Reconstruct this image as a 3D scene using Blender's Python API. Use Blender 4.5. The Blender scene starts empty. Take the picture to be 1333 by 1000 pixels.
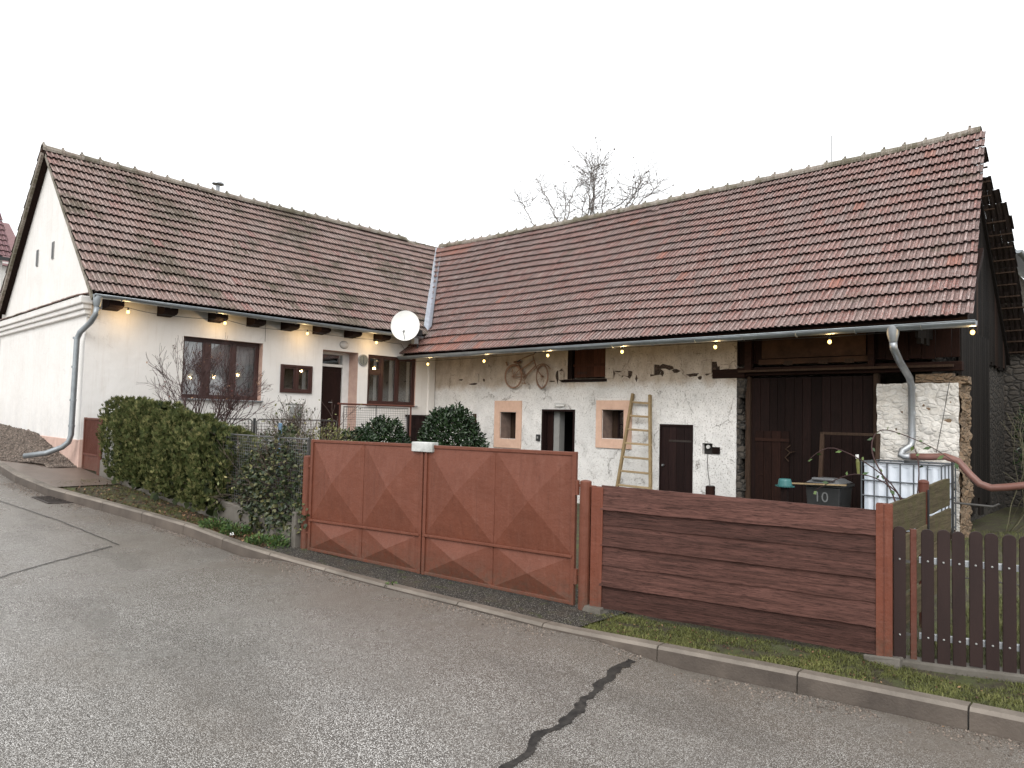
import bpy, bmesh, math, random
from mathutils import Vector, Matrix, noise
random.seed(7)
R = math.radians
S = bpy.context.scene
C = S.collection

# ------------------------------------------------------------------ camera
cam_d = bpy.data.cameras.new('camera'); cam = bpy.data.objects.new('camera', cam_d); C.objects.link(cam)
cam_d.sensor_width = 36; cam_d.lens = 36 * 926 / 1333; cam_d.clip_end = 2000; cam_d.clip_start = .05
pitch, roll, head = R(2.75), R(1.35), R(43.3)
fw = Vector((0, math.cos(pitch), math.sin(pitch))); u0 = Vector((0, -math.sin(pitch), math.cos(pitch))); r0 = Vector((1, 0, 0))
rt = r0 * math.cos(roll) + u0 * math.sin(roll); up = u0 * math.cos(roll) - r0 * math.sin(roll)
RZ = Matrix.Rotation(head, 3, 'Z')
fw, rt, up = RZ @ fw, RZ @ rt, RZ @ up
cam.matrix_world = Matrix(((rt.x, up.x, -fw.x, 0), (rt.y, up.y, -fw.y, 0), (rt.z, up.z, -fw.z, 1.75), (0, 0, 0, 1)))
S.camera = cam
# ------------------------------------------------------------------ world + sun (overcast)
W = bpy.data.worlds.new('World'); S.world = W; W.use_nodes = True
wn = W.node_tree; wn.nodes.clear()
SUN_EL, SUN_AZ = 38, 152     # soft light from behind the camera
sky = wn.nodes.new('ShaderNodeTexSky'); sky.sky_type = 'NISHITA'; sky.sun_disc = False
sky.sun_elevation = R(SUN_EL); sky.sun_rotation = R(SUN_AZ); sky.dust_density = 6; sky.air_density = 1
hsv = wn.nodes.new('ShaderNodeHueSaturation'); hsv.inputs['Saturation'].default_value = .04
cl = wn.nodes.new('ShaderNodeMixRGB'); cl.inputs[0].default_value = .80; cl.inputs[2].default_value = (8.7, 8.85, 9.0, 1)
bg = wn.nodes.new('ShaderNodeBackground'); bg.inputs['Strength'].default_value = .15
wo = wn.nodes.new('ShaderNodeOutputWorld')
wn.links.new(sky.outputs[0], hsv.inputs['Color']); wn.links.new(hsv.outputs[0], cl.inputs[1])
wn.links.new(cl.outputs[0], bg.inputs['Color']); wn.links.new(bg.outputs[0], wo.inputs['Surface'])
sl = bpy.data.lights.new('sun', 'SUN'); sl.energy = 1.15; sl.angle = R(40); sl.color = (1, .97, .93)
so = bpy.data.objects.new('sun', sl); C.objects.link(so)
sd = Vector((math.sin(R(SUN_AZ)) * math.cos(R(SUN_EL)), math.cos(R(SUN_AZ)) * math.cos(R(SUN_EL)), math.sin(R(SUN_EL))))
so.rotation_euler = sd.to_track_quat('Z', 'Y').to_euler()
S.view_settings.view_transform = 'Standard'; S.view_settings.look = 'None'; S.view_settings.gamma = 1
S.view_settings.exposure = .37
S.render.engine = 'CYCLES'

# ------------------------------------------------------------------ helpers
ORG = {}
def tag(o, label=None, cat=None, group=None, kind=None):
    if label: o['label'] = label
    if cat: o['category'] = cat
    if group: o['group'] = group
    if kind: o['kind'] = kind
    return o
def thing(name, loc, label, cat, group=None):
    o = bpy.data.objects.new(name, None); C.objects.link(o); o.location = loc; o.empty_display_size = .1
    ORG[o.name] = Vector(loc)
    return tag(o, label, cat, group)
def lerp(a, b, t): return a + (b - a) * t
def V(*a): return Vector(a)

class MB:
    def __init__(s): s.v = []; s.f = []; s.t = []; s.m = []; s.uv = []
    def add(s, vs, fs, tint=None, mi=0, uvs=None):
        b = len(s.v); s.v += [Vector(p) for p in vs]
        t = random.random() if tint is None else tint
        for f in fs:
            s.f.append([i + b for i in f]); s.t.append(t); s.m.append(mi)
        return s
    def box(s, x0, x1, y0, y1, z0, z1, tint=None, mp=None, mi=0, jit=0):
        c = [(x, y, z) for x in (x0, x1) for y in (y0, y1) for z in (z0, z1)]
        if jit: c = [tuple(q + random.uniform(-jit, jit) for q in p) for p in c]
        if mp: c = [mp(*p) for p in c]
        return s.add(c, [(0, 1, 3, 2), (4, 6, 7, 5), (0, 4, 5, 1), (2, 3, 7, 6), (0, 2, 6, 4), (1, 5, 7, 3)], tint, mi)
    def beam(s, a, b, w, h, tint=None, upv=(0, 0, 1), mi=0):
        a, b = Vector(a), Vector(b); d = (b - a).normalized(); u = Vector(upv)
        if abs(d.dot(u)) > .98: u = Vector((1, 0, 0))
        sx = d.cross(u).normalized(); sz = sx.cross(d).normalized()
        c = []
        for p in (a, b):
            for i in (-1, 1):
                for j in (-1, 1): c.append(p + sx * i * w / 2 + sz * j * h / 2)
        return s.add(c, [(0, 1, 3, 2), (4, 6, 7, 5), (0, 4, 5, 1), (2, 3, 7, 6), (0, 2, 6, 4), (1, 5, 7, 3)], tint, mi)
    def tube(s, pts, r, n=8, tint=None, cap=True, mi=0):
        pts = [Vector(p) for p in pts]; N = len(pts)
        rs = r if isinstance(r, (list, tuple)) else [r] * N
        vs = []; prev = None
        for i, p in enumerate(pts):
            d = (pts[min(i + 1, N - 1)] - pts[max(i - 1, 0)])
            if d.length < 1e-6: d = Vector((0, 0, 1))
            d.normalize()
            if prev is None:
                a = Vector((0, 0, 1)) if abs(d.z) < .9 else Vector((1, 0, 0)); a = (a - d * a.dot(d)).normalized()
            else:
                a = (prev - d * prev.dot(d)); a = a.normalized() if a.length > 1e-4 else prev
            prev = a; b = d.cross(a)
            for k in range(n):
                t = 2 * math.pi * k / n; vs.append(p + (a * math.cos(t) + b * math.sin(t)) * rs[i])
        fs = [(i * n + k, i * n + (k + 1) % n, (i + 1) * n + (k + 1) % n, (i + 1) * n + k) for i in range(N - 1) for k in range(n)]
        if cap: fs += [tuple(range(n))[::-1], tuple((N - 1) * n + k for k in range(n))]
        return s.add(vs, fs, tint, mi)
    def quad(s, a, b, c, d, tint=None, mi=0): return s.add([a, b, c, d], [(0, 1, 2, 3)], tint, mi)
    def grid(s, fn, nu, nv, tint=None, mi=0, closed=False):
        vs = [fn(i / nu, j / nv) for j in range(nv + 1) for i in range(nu + 1)]
        fs = [(j * (nu + 1) + i, j * (nu + 1) + i + 1, (j + 1) * (nu + 1) + i + 1, (j + 1) * (nu + 1) + i) for j in range(nv) for i in range(nu)]
        return s.add(vs, fs, tint, mi)
    def prism(s, poly, mp, d0, d1, tint=None, mi=0):
        n = len(poly); vs = [mp(a, b, d0) for a, b in poly] + [mp(a, b, d1) for a, b in poly]
        fs = [tuple(range(n)), tuple(range(2 * n - 1, n - 1, -1))] + [(i, (i + 1) % n + 0, (i + 1) % n + n, i + n)[::-1] for i in range(n)]
        return s.add(vs, fs, tint, mi)
    def sphere(s, c, r, nu=12, nv=8, tint=None, sc=(1, 1, 1), mi=0):
        c = Vector(c)
        def fn(u, v):
            a = u * 2 * math.pi; b = (v - .5) * math.pi
            return c + Vector((math.cos(a) * math.cos(b) * sc[0], math.sin(a) * math.cos(b) * sc[1], math.sin(b) * sc[2])) * r
        return s.grid(fn, nu, nv, tint, mi)
    def pieces(s, name, mat, parent, **k):
        par = list(range(len(s.v)))
        def fd(i):
            while par[i] != i: par[i] = par[par[i]]; i = par[i]
            return i
        for f in s.f:
            for i in f[1:]: par[fd(i)] = fd(f[0])
        gr = {}
        for n_, f in enumerate(s.f): gr.setdefault(fd(f[0]), []).append(n_)
        out = []
        for idx in gr.values():
            m = MB(); mp_ = {}
            for n_ in idx:
                f = []
                for i in s.f[n_]:
                    if i not in mp_: mp_[i] = len(m.v); m.v.append(s.v[i])
                    f.append(mp_[i])
                m.f.append(f); m.t.append(s.t[n_]); m.m.append(s.m[n_])
            out.append(m.build(name, mat, parent, **k))
        return out
    def build(s, name, mat, parent=None, loc=None, smooth=False, bevel=0, weld=False):
        me = bpy.data.meshes.new(name)
        if parent is not None: org = ORG[parent.name]
        else: org = Vector(loc) if loc is not None else Vector((0, 0, 0))
        me.from_pydata([tuple(p - org) for p in s.v], [], s.f)
        mats = mat if isinstance(mat, (list, tuple)) else [mat]
        for m in mats: me.materials.append(m)
        me.polygons.foreach_set('material_index', s.m)
        at = me.attributes.new('tint', 'FLOAT', 'FACE'); at.data.foreach_set('value', s.t)
        if smooth: me.polygons.foreach_set('use_smooth', [True] * len(s.f))
        me.update()
        if weld or smooth or True:
            bm = bmesh.new(); bm.from_mesh(me)
            if weld: bmesh.ops.remove_doubles(bm, verts=bm.verts, dist=1e-4)
            if len(s.f) < 60000 and not getattr(s, 'open', False): bmesh.ops.recalc_face_normals(bm, faces=bm.faces)
            bm.to_mesh(me); bm.free()
        o = bpy.data.objects.new(name, me); C.objects.link(o)
        if parent is not None: o.parent = parent
        else: o.location = org
        ORG[o.name] = org
        if bevel:
            b = o.modifiers.new('bevel', 'BEVEL'); b.width = bevel; b.segments = 2; b.limit_method = 'ANGLE'; b.angle_limit = R(40)
        return o

# ------------------------------------------------------------------ materials
class NT:
    def __init__(s, name):
        s.m = bpy.data.materials.new(name); s.m.use_nodes = True; s.t = s.m.node_tree; s.t.nodes.clear()
        s.out = s.n('ShaderNodeOutputMaterial'); s.p = s.n('ShaderNodeBsdfPrincipled'); s.l(s.p.outputs[0], s.out.inputs[0])
        s.tc = s.n('ShaderNodeTexCoord'); s.obj = s.tc.outputs['Object']
    def n(s, t, **k):
        o = s.t.nodes.new(t)
        for a, b in k.items(): setattr(o, a, b)
        return o
    def l(s, a, b): s.t.links.new(a, b)
    def put(s, sock, v):
        if isinstance(v, bpy.types.NodeSocket): s.l(v, sock)
        elif isinstance(v, (tuple, list)) and len(v) == 3 and sock.type == 'RGBA': sock.default_value = (*v, 1)
        else: sock.default_value = v
    def math(s, op, a, b=0., c=None, clamp=False):
        o = s.n('ShaderNodeMath', operation=op, use_clamp=clamp); s.put(o.inputs[0], a); s.put(o.inputs[1], b)
        if c is not None: s.put(o.inputs[2], c)
        return o.outputs[0]
    def mapping(s, sc=(1, 1, 1), rot=(0, 0, 0), src=None):
        o = s.n('ShaderNodeMapping'); o.inputs['Scale'].default_value = sc; o.inputs['Rotation'].default_value = rot
        s.l(src or s.obj, o.inputs[0]); return o.outputs[0]
    def noise(s, scale, detail=6, rough=.6, vec=None, dist=0, col=False):
        o = s.n('ShaderNodeTexNoise'); o.inputs['Scale'].default_value = scale; o.inputs['Detail'].default_value = detail
        o.inputs['Roughness'].default_value = rough; o.inputs['Distortion'].default_value = dist
        s.l(vec or s.obj, o.inputs['Vector']); return o.outputs[1 if col else 0]
    def voro(s, scale, feat='F1', vec=None, out=0, rnd=1):
        o = s.n('ShaderNodeTexVoronoi', feature=feat); o.inputs['Scale'].default_value = scale; o.inputs['Randomness'].default_value = rnd
        s.l(vec or s.obj, o.inputs['Vector']); return o.outputs[out]
    def ramp(s, v, stops, interp='LINEAR'):
        o = s.n('ShaderNodeValToRGB'); e = o.color_ramp.elements; o.color_ramp.interpolation = interp
        while len(e) < len(stops): e.new(.5)
        for i, (p, c) in enumerate(stops):
            e[i].position = p; e[i].color = (*c, 1) if isinstance(c, (tuple, list)) else (c, c, c, 1)
        s.put(o.inputs[0], v); return o.outputs[0]
    def rng(s, v, a, b, c=0., d=1.):
        o = s.n('ShaderNodeMapRange'); s.put(o.inputs[0], v)
        for i, q in enumerate((a, b, c, d)): o.inputs[i + 1].default_value = q
        return o.outputs[0]
    def mix(s, f, a, b, mode='MIX'):
        o = s.n('ShaderNodeMixRGB', blend_type=mode); s.put(o.inputs[0], f); s.put(o.inputs[1], a); s.put(o.inputs[2], b); return o.outputs[0]
    def attr(s, name): o = s.n('ShaderNodeAttribute', attribute_name=name); return o.outputs['Fac']
    def xyz(s, src=None): o = s.n('ShaderNodeSeparateXYZ'); s.l(src or s.obj, o.inputs[0]); return o.outputs
    def bump(s, h, strength=.3, dist=.01):
        o = s.n('ShaderNodeBump'); o.inputs['Strength'].default_value = strength; o.inputs['Distance'].default_value = dist
        s.put(o.inputs['Height'], h); s.l(o.outputs[0], s.p.inputs['Normal']); return o
    def fin(s, col=None, rough=None, metal=None, spec=None):
        if col is not None: s.put(s.p.inputs['Base Color'], col)
        if rough is not None: s.put(s.p.inputs['Roughness'], rough)
        if metal is not None: s.put(s.p.inputs['Metallic'], metal)
        if spec is not None: s.put(s.p.inputs['Specular IOR Level'], spec)
        return s.m

def simple(name, c1, c2=None, scale=6, rough=.6, metal=0., bump=.15, bscale=40, stretch=(1, 1, 1), tint=.25, bd=.004, spec=None):
    k = NT(name); c2 = c2 or tuple(x * .75 for x in c1)
    v = k.mapping(stretch)
    n = k.noise(scale, 8, .65, v)
    col = k.mix(k.ramp(n, [(.3, 0.), (.7, 1.)]), c1, c2)
    if tint:
        col = k.mix(1., col, k.math('MULTIPLY_ADD', k.attr('tint'), tint, 1 - tint / 2), 'MULTIPLY')
    if bump: k.bump(k.noise(bscale, 4, .6, v), bump, bd)
    return k.fin(col, rough, metal, spec)

def m_plaster_house():
    k = NT('house_plaster')
    n = k.noise(1.1, 6, .6); n2 = k.noise(9, 8, .7)
    col = k.mix(k.ramp(n, [(.35, 0.), (.7, 1.)]), (.77, .75, .725), (.71, .685, .655))
    col = k.mix(k.rng(n2, .5, .8, 0, .25), col, (.62, .58, .54))
    st = k.noise(3.2, 6, .7, k.mapping((3, 3, .25)))          # run-off streaks
    col = k.mix(k.rng(st, .52, .74, 0, .45), col, (.58, .53, .48))
    x, y, z = k.xyz()
    spl = k.math('MULTIPLY', k.rng(z, .75, 1.6, 1, 0), k.rng(k.noise(2.5, 7, .75), .38, .62, .1, 1)); col = k.mix(k.math('MULTIPLY', spl, .4), col, (.50, .50, .50))
    wv = k.n('ShaderNodeVectorMath', operation='ADD'); k.l(k.obj, wv.inputs[0]); sc = k.n('ShaderNodeVectorMath', operation='SCALE'); sc.inputs['Scale'].default_value = .6
    k.l(k.noise(2, 5, .7, col=True), sc.inputs[0]); k.l(sc.outputs[0], wv.inputs[1]); cr = k.voro(.55, 'DISTANCE_TO_EDGE', wv.outputs[0])
    crk = k.math('MULTIPLY', k.rng(cr, 0., .004, 1, 0), k.rng(k.noise(1.3, 3), .52, .6)); col = k.mix(k.math('MULTIPLY', crk, .35), col, (.3, .27, .24))
    k.bump(k.math('ADD', k.noise(55, 5, .7), k.math('MULTIPLY', k.noise(3.5, 4), 4.)), .45, .008)
    return k.fin(col, .9, None, .2)
def m_pink():
    k = NT('pink_plaster'); n = k.noise(5, 8, .7)
    col = k.mix(k.ramp(n, [(.35, 0.), (.65, 1.)]), (.58, .41, .34), (.46, .31, .26))
    k.bump(k.noise(60, 5, .7), .3, .005); return k.fin(col, .9)
def m_orange():
    k = NT('peach_plaster'); n = k.noise(7, 8, .7)
    col = k.mix(k.ramp(n, [(.35, 0.), (.65, 1.)]), (.66, .45, .34), (.56, .37, .28))
    sp = k.noise(30, 3, .6); col = k.mix(k.rng(sp, .68, .74, 0, .5), col, (.35, .27, .22))
    k.bump(k.noise(60, 5, .7), .4, .006); return k.fin(col, .9)
def m_plaster_barn():
    k = NT('barn_plaster')
    x, y, z = k.xyz()
    big = k.noise(.8, 6, .65); mid = k.noise(3.5, 8, .7); fine = k.noise(26, 5, .75)
    col = k.mix(k.ramp(big, [(.38, 0.), (.62, 1.)]), (.83, .82, .80), (.66, .655, .64))
    col = k.mix(k.rng(mid, .50, .66, 0, .5), col, (.50, .495, .48)); gr = k.noise(90, 3, .6); col = k.mix(k.rng(gr, .52, .66, 0, .45), col, (.36, .34, .32)); v2 = k.noise(11, 6, .75); col = k.mix(k.rng(v2, .55, .68, 0, .5), col, (.45, .41, .37))
    # older beige render on the top band, edge broken by noise
    zz = k.math('ADD', z, k.math('MULTIPLY', k.math('SUBTRACT', k.noise(2.2, 6, .7), .5), .55))
    band = k.rng(zz, 2.66, 2.86, 0, 1)
    beige = k.mix(k.rng(k.noise(4, 8, .7, k.mapping((1, 1, .5))), .35, .68), (.56, .48, .39), (.31, .235, .17))
    col = k.mix(k.math('MULTIPLY', band, .85), col, beige)
    # warm clay showing in patches
    cl_ = k.noise(2.4, 7, .72, k.mapping((1, 1, 1.6)))
    col = k.mix(k.rng(cl_, .63, .72, 0, .55), col, (.42, .33, .25))
    # pits and cracks
    pits = k.rng(k.noise(33, 4, .6), .58, .65, 0, .9)
    wv = k.n('ShaderNodeVectorMath', operation='ADD')
    k.l(k.obj, wv.inputs[0]); sc = k.n('ShaderNodeVectorMath', operation='SCALE'); sc.inputs['Scale'].default_value = .5
    k.l(k.noise(3, 5, .7, col=True), sc.inputs[0]); k.l(sc.outputs[0], wv.inputs[1])
    cr = k.voro(1.1, 'DISTANCE_TO_EDGE', wv.outputs[0])
    crk = k.math('MULTIPLY', k.rng(cr, .0, .011, 1, 0), k.rng(k.noise(1.7, 3), .48, .56))
    col = k.mix(k.math('MULTIPLY', pits, .6), col, (.22, .19, .165)); col = k.mix(k.math('MULTIPLY', crk, .8), col, (.12, .09, .07))
    h = k.math('SUBTRACT', k.math('ADD', k.math('MULTIPLY', fine, .7), k.math('MULTIPLY', mid, 1.6)), k.math('MULTIPLY', k.math('MAXIMUM', pits, crk), .8))
    k.bump(h, .8, .02)
    return k.fin(col, .92)
def m_rubble(name, c1, c2, mort, sc=6., bs=.9):
    k = NT(name)
    wv = k.n('ShaderNodeVectorMath', operation='ADD'); k.l(k.mapping((1, 1, 1.7)), wv.inputs[0])
    s2 = k.n('ShaderNodeVectorMath', operation='SCALE'); s2.inputs['Scale'].default_value = .12; k.l(k.noise(4, 5, .7, col=True), s2.inputs[0]); k.l(s2.outputs[0], wv.inputs[1])
    e = k.voro(sc, 'DISTANCE_TO_EDGE', wv.outputs[0]); cc = k.voro(sc, 'F1', wv.outputs[0], 1)
    b = k.n('ShaderNodeRGBToBW'); k.l(cc, b.inputs[0])
    col = k.mix(b.outputs[0], c1, c2); col = k.mix(k.rng(k.noise(25, 6, .7), .4, .75, 0, .6), col, tuple(q * .55 for q in c1))
    col = k.mix(k.rng(e, .02, .09, 1, 0), col, mort)
    k.bump(k.math('ADD', k.rng(e, 0, .2), k.math('MULTIPLY', k.noise(30, 5, .7), .5)), bs, .03)
    return k.fin(col, .92)
def m_tile(name, reds, greys, moss, mossamt, ax=0):
    k = NT(name); t = k.attr('tint')
    n = k.noise(14, 6, .75, k.mapping((1, 1, 1)))
    base = k.ramp(t, [(0., reds[0]), (.35, reds[1]), (.6, reds[2]), (1., greys[0])])
    col = k.mix(k.rng(n, .44, .66, 0, .6), base, greys[1])
    sp = k.noise(60, 3, .6); col = k.mix(k.rng(sp, .54, .62, 0, .75), col, greys[2])
    sp2 = k.noise(34, 4, .7); col = k.mix(k.rng(sp2, .60, .66, 0, .8), col, tuple(q * .3 for q in greys[0]))
    mo = k.math('ADD', k.math('MULTIPLY', k.noise(.75, 5, .6), .6), k.math('MULTIPLY', k.noise(5.5, 6, .75), .4))
    col = k.mix(k.rng(mo, mossamt, mossamt + .07, 0, .85), col, moss)
    sc_ = [2.5, 2.5, 2.5]; sc_[ax] = 75; stk = k.noise(1, 3, .6, k.mapping(tuple(sc_)))
    col = k.mix(k.rng(stk, .52, .62, 0, .55), col, tuple(q * .45 for q in greys[0])); col = k.mix(k.rng(stk, .44, .36, 0, .45), col, greys[2])
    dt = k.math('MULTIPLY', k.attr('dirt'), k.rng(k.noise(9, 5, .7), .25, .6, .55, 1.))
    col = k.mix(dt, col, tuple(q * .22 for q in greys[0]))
    k.bump(k.math('ADD', n, k.math('MULTIPLY', sp, .6)), .5, .006)
    return k.fin(col, .72, None, .3)
def m_wood(name, c1, c2, axis=2, s=5, rough=.75, bump=.5, tint=.5, grainc=.55, moss=None, rz_=0):
    k = NT(name); st = [16, 16, 16]; st[axis] = .9
    v = k.mapping(tuple(st), src=k.mapping((1, 1, 1), (0, 0, rz_)) if rz_ else None); off = k.n('ShaderNodeVectorMath', operation='ADD'); k.l(v, off.inputs[0])
    cv = k.n('ShaderNodeCombineXYZ'); tt = k.math('MULTIPLY', k.attr('tint'), 37.); k.l(tt, cv.inputs[0]); k.l(tt, cv.inputs[1]); k.l(tt, cv.inputs[2]); k.l(cv.outputs[0], off.inputs[1])
    g = k.noise(s * .5, 9, .75, off.outputs[0], dist=.6); g2 = k.noise(s * 3, 4, .6, off.outputs[0])
    col = k.mix(k.rng(g, .36, .64), c1, c2)
    col = k.mix(k.rng(g2, .52, .68, 0, grainc), col, tuple(q * .35 for q in c2))
    col = k.mix(1., col, k.math('MULTIPLY_ADD', k.attr('tint'), tint, 1 - tint / 2), 'MULTIPLY')
    if moss: col = k.mix(k.rng(k.noise(6, 7, .75), .46, .66, 0, .75), col, moss)
    k.bump(k.math('ADD', g, k.math('MULTIPLY', g2, .6)), bump, .006)
    return k.fin(col, rough, None, .12)
def m_paintmetal(name, c, rough=.5, var=.2, dust=(.5, .38, .33)):
    k = NT(name); n = k.noise(2.5, 8, .7); n2 = k.noise(60, 4, .6)
    col = k.mix(k.rng(n, .35, .7, 0, 1), c, tuple(q * (1 - var) for q in c)); col = k.mix(k.rng(k.noise(150, 2, .5), .52, .62, 0, .35), col, tuple(q * .6 for q in c))
    st = k.noise(7, 6, .7, k.mapping((3, 3, .18))); col = k.mix(k.rng(st, .5, .78, 0, .4), col, dust)
    col = k.mix(k.rng(k.noise(11, 7, .8), .66, .74, 0, .6), col, tuple(q * .4 for q in c))
    x, y, z = k.xyz()
    low = k.math('MULTIPLY', k.rng(z, .04, .34, 1, 0), k.rng(k.noise(13, 7, .8), .38, .60)); col = k.mix(k.math('MULTIPLY', low, .75), col, (.085, .058, .042))
    dr = k.rng(k.noise(4, 5, .7, k.mapping((7, 7, .35))), .55, .66, 0, .4); col = k.mix(dr, col, tuple(q * .55 for q in c))
    rs = k.rng(k.noise(21, 7, .8), .655, .69, 0, .85); col = k.mix(rs, col, (.055, .025, .014))
    fl = k.rng(k.noise(45, 4, .7), .70, .73, 0, .8); col = k.mix(fl, col, (.32, .22, .18))
    k.bump(k.math('ADD', n2, k.math('MULTIPLY', k.noise(4.5, 3), 6.)), .35, .008)
    return k.fin(col, k.rng(n, .3, .7, rough - .1, rough + .12), None, .3)
def m_galv(name='galvanised', c=(.42, .44, .46)):
    k = NT(name); n = k.noise(4, 7, .7); v = k.voro(30, 'F1', None, 0)
    col = k.mix(k.rng(n, .3, .7), c, tuple(q * .68 for q in c)); col = k.mix(k.rng(k.noise(13, 7, .8), .6, .7, 0, .4), col, (.25, .24, .22))
    k.bump(k.noise(40, 3), .08, .003); return k.fin(col, k.rng(n, .3, .7, .35, .55), .75)
def m_leaf(name, c1, c2, c3=None, rough=.5, trans=.15, s=9, spec=.4):
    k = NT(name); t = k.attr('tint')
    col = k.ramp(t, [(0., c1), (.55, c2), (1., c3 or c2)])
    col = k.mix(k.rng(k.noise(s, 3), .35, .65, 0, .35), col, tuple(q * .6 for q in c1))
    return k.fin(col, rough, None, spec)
def m_glass():
    k = NT('window_glass')
    tr = k.n('ShaderNodeBsdfTransparent'); tr.inputs[0].default_value = (.9, .91, .91, 1)
    gl = k.n('ShaderNodeBsdfGlossy'); gl.inputs['Roughness'].default_value = .03; gl.inputs['Color'].default_value = (.9, .9, .9, 1)
    fr = k.n('ShaderNodeFresnel'); fr.inputs[0].default_value = 1.5
    mx = k.n('ShaderNodeMixShader'); k.l(k.math('MULTIPLY_ADD', fr.outputs[0], 1., .06), mx.inputs[0]); k.l(tr.outputs[0], mx.inputs[1]); k.l(gl.outputs[0], mx.inputs[2])
    k.l(mx.outputs[0], k.out.inputs[0]); return k.m
def m_asphalt():
    k = NT('asphalt')
    x, y, z = k.xyz()
    st = k.voro(150, 'F1', None, 1); bw = k.n('ShaderNodeRGBToBW'); k.l(st, bw.inputs[0])
    d = k.voro(150, 'F1')
    big = k.noise(.35, 5, .6); mid = k.noise(2.2, 7, .7)
    ag = k.ramp(bw.outputs[0], [(.12, (.13, .12, .108)), (.4, (.33, .312, .285)), (.6, (.58, .555, .52)), (.8, (.92, .90, .86))])
    col = k.mix(k.rng(d, .3, .6), ag, (.06, .053, .046))
    # scattered pale chippings
    ch = k.voro(62, 'F1', None, 0); chc = k.voro(62, 'F1', None, 1); cb = k.n('ShaderNodeRGBToBW'); k.l(chc, cb.inputs[0])
    chm = k.math('MULTIPLY', k.rng(ch, .17, .24, 1, 0), k.rng(cb.outputs[0], .62, .66))
    col = k.mix(k.math('MULTIPLY', chm, .75), col, (.75, .73, .69))
    # muddy film towards the kerb (kerb runs roughly along x)
    dk = k.math('SUBTRACT', k.math('MULTIPLY_ADD', x, .14, 5.4), y)
    mud = k.math('MULTIPLY', k.rng(dk, .1, 2.3, 1.25, 0), k.rng(k.noise(1.1, 6, .7), .3, .62, .4, 1))
    mud2 = k.rng(k.noise(.55, 6, .65, k.mapping((1, 1.6, 1))), .5, .66, 0, .45)
    col = k.mix(k.math('MULTIPLY', k.math('MAXIMUM', mud, mud2), .66), col, (.13, .10, .074))
    tr = k.rng(k.noise(.9, 5, .7, k.mapping((.22, 1.5, 1))), .42, .62, 0, .3); col = k.mix(tr, col, (.16, .145, .125))
    col = k.mix(k.rng(mid, .55, .75, 0, .3), col, (.07, .065, .06))
    pt = k.rng(k.noise(.42, 4, .6, k.mapping((1, 2.2, 1), (0, 0, .15))), .54, .60, 0, .28); col = k.mix(pt, col, (.075, .066, .056))
    h = k.math('ADD', k.math('SUBTRACT', 1., d), k.math('MULTIPLY', chm, 1.2))
    k.bump(h, .8, .008)
    rough = k.math('ADD', k.rng(big, .38, .62, .16, .36), k.rng(mid, .3, .7, -.05, .1))
    k.p.inputs['Coat Weight'].default_value = 0
    return k.fin(col, rough, None, .75)
def m_soil(name='soil', c1=(.10, .075, .05), c2=(.05, .038, .027), g=(.09, .11, .03), ga=.5):
    k = NT(name); n = k.noise(4, 8, .75); f = k.noise(45, 6, .75)
    col = k.mix(k.rng(f, .35, .65), c1, c2); col = k.mix(k.rng(n, ga, ga + .12, 0, .85), col, g)
    k.bump(k.math('ADD', f, k.math('MULTIPLY', n, 2)), .9, .03); return k.fin(col, .9)

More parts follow.
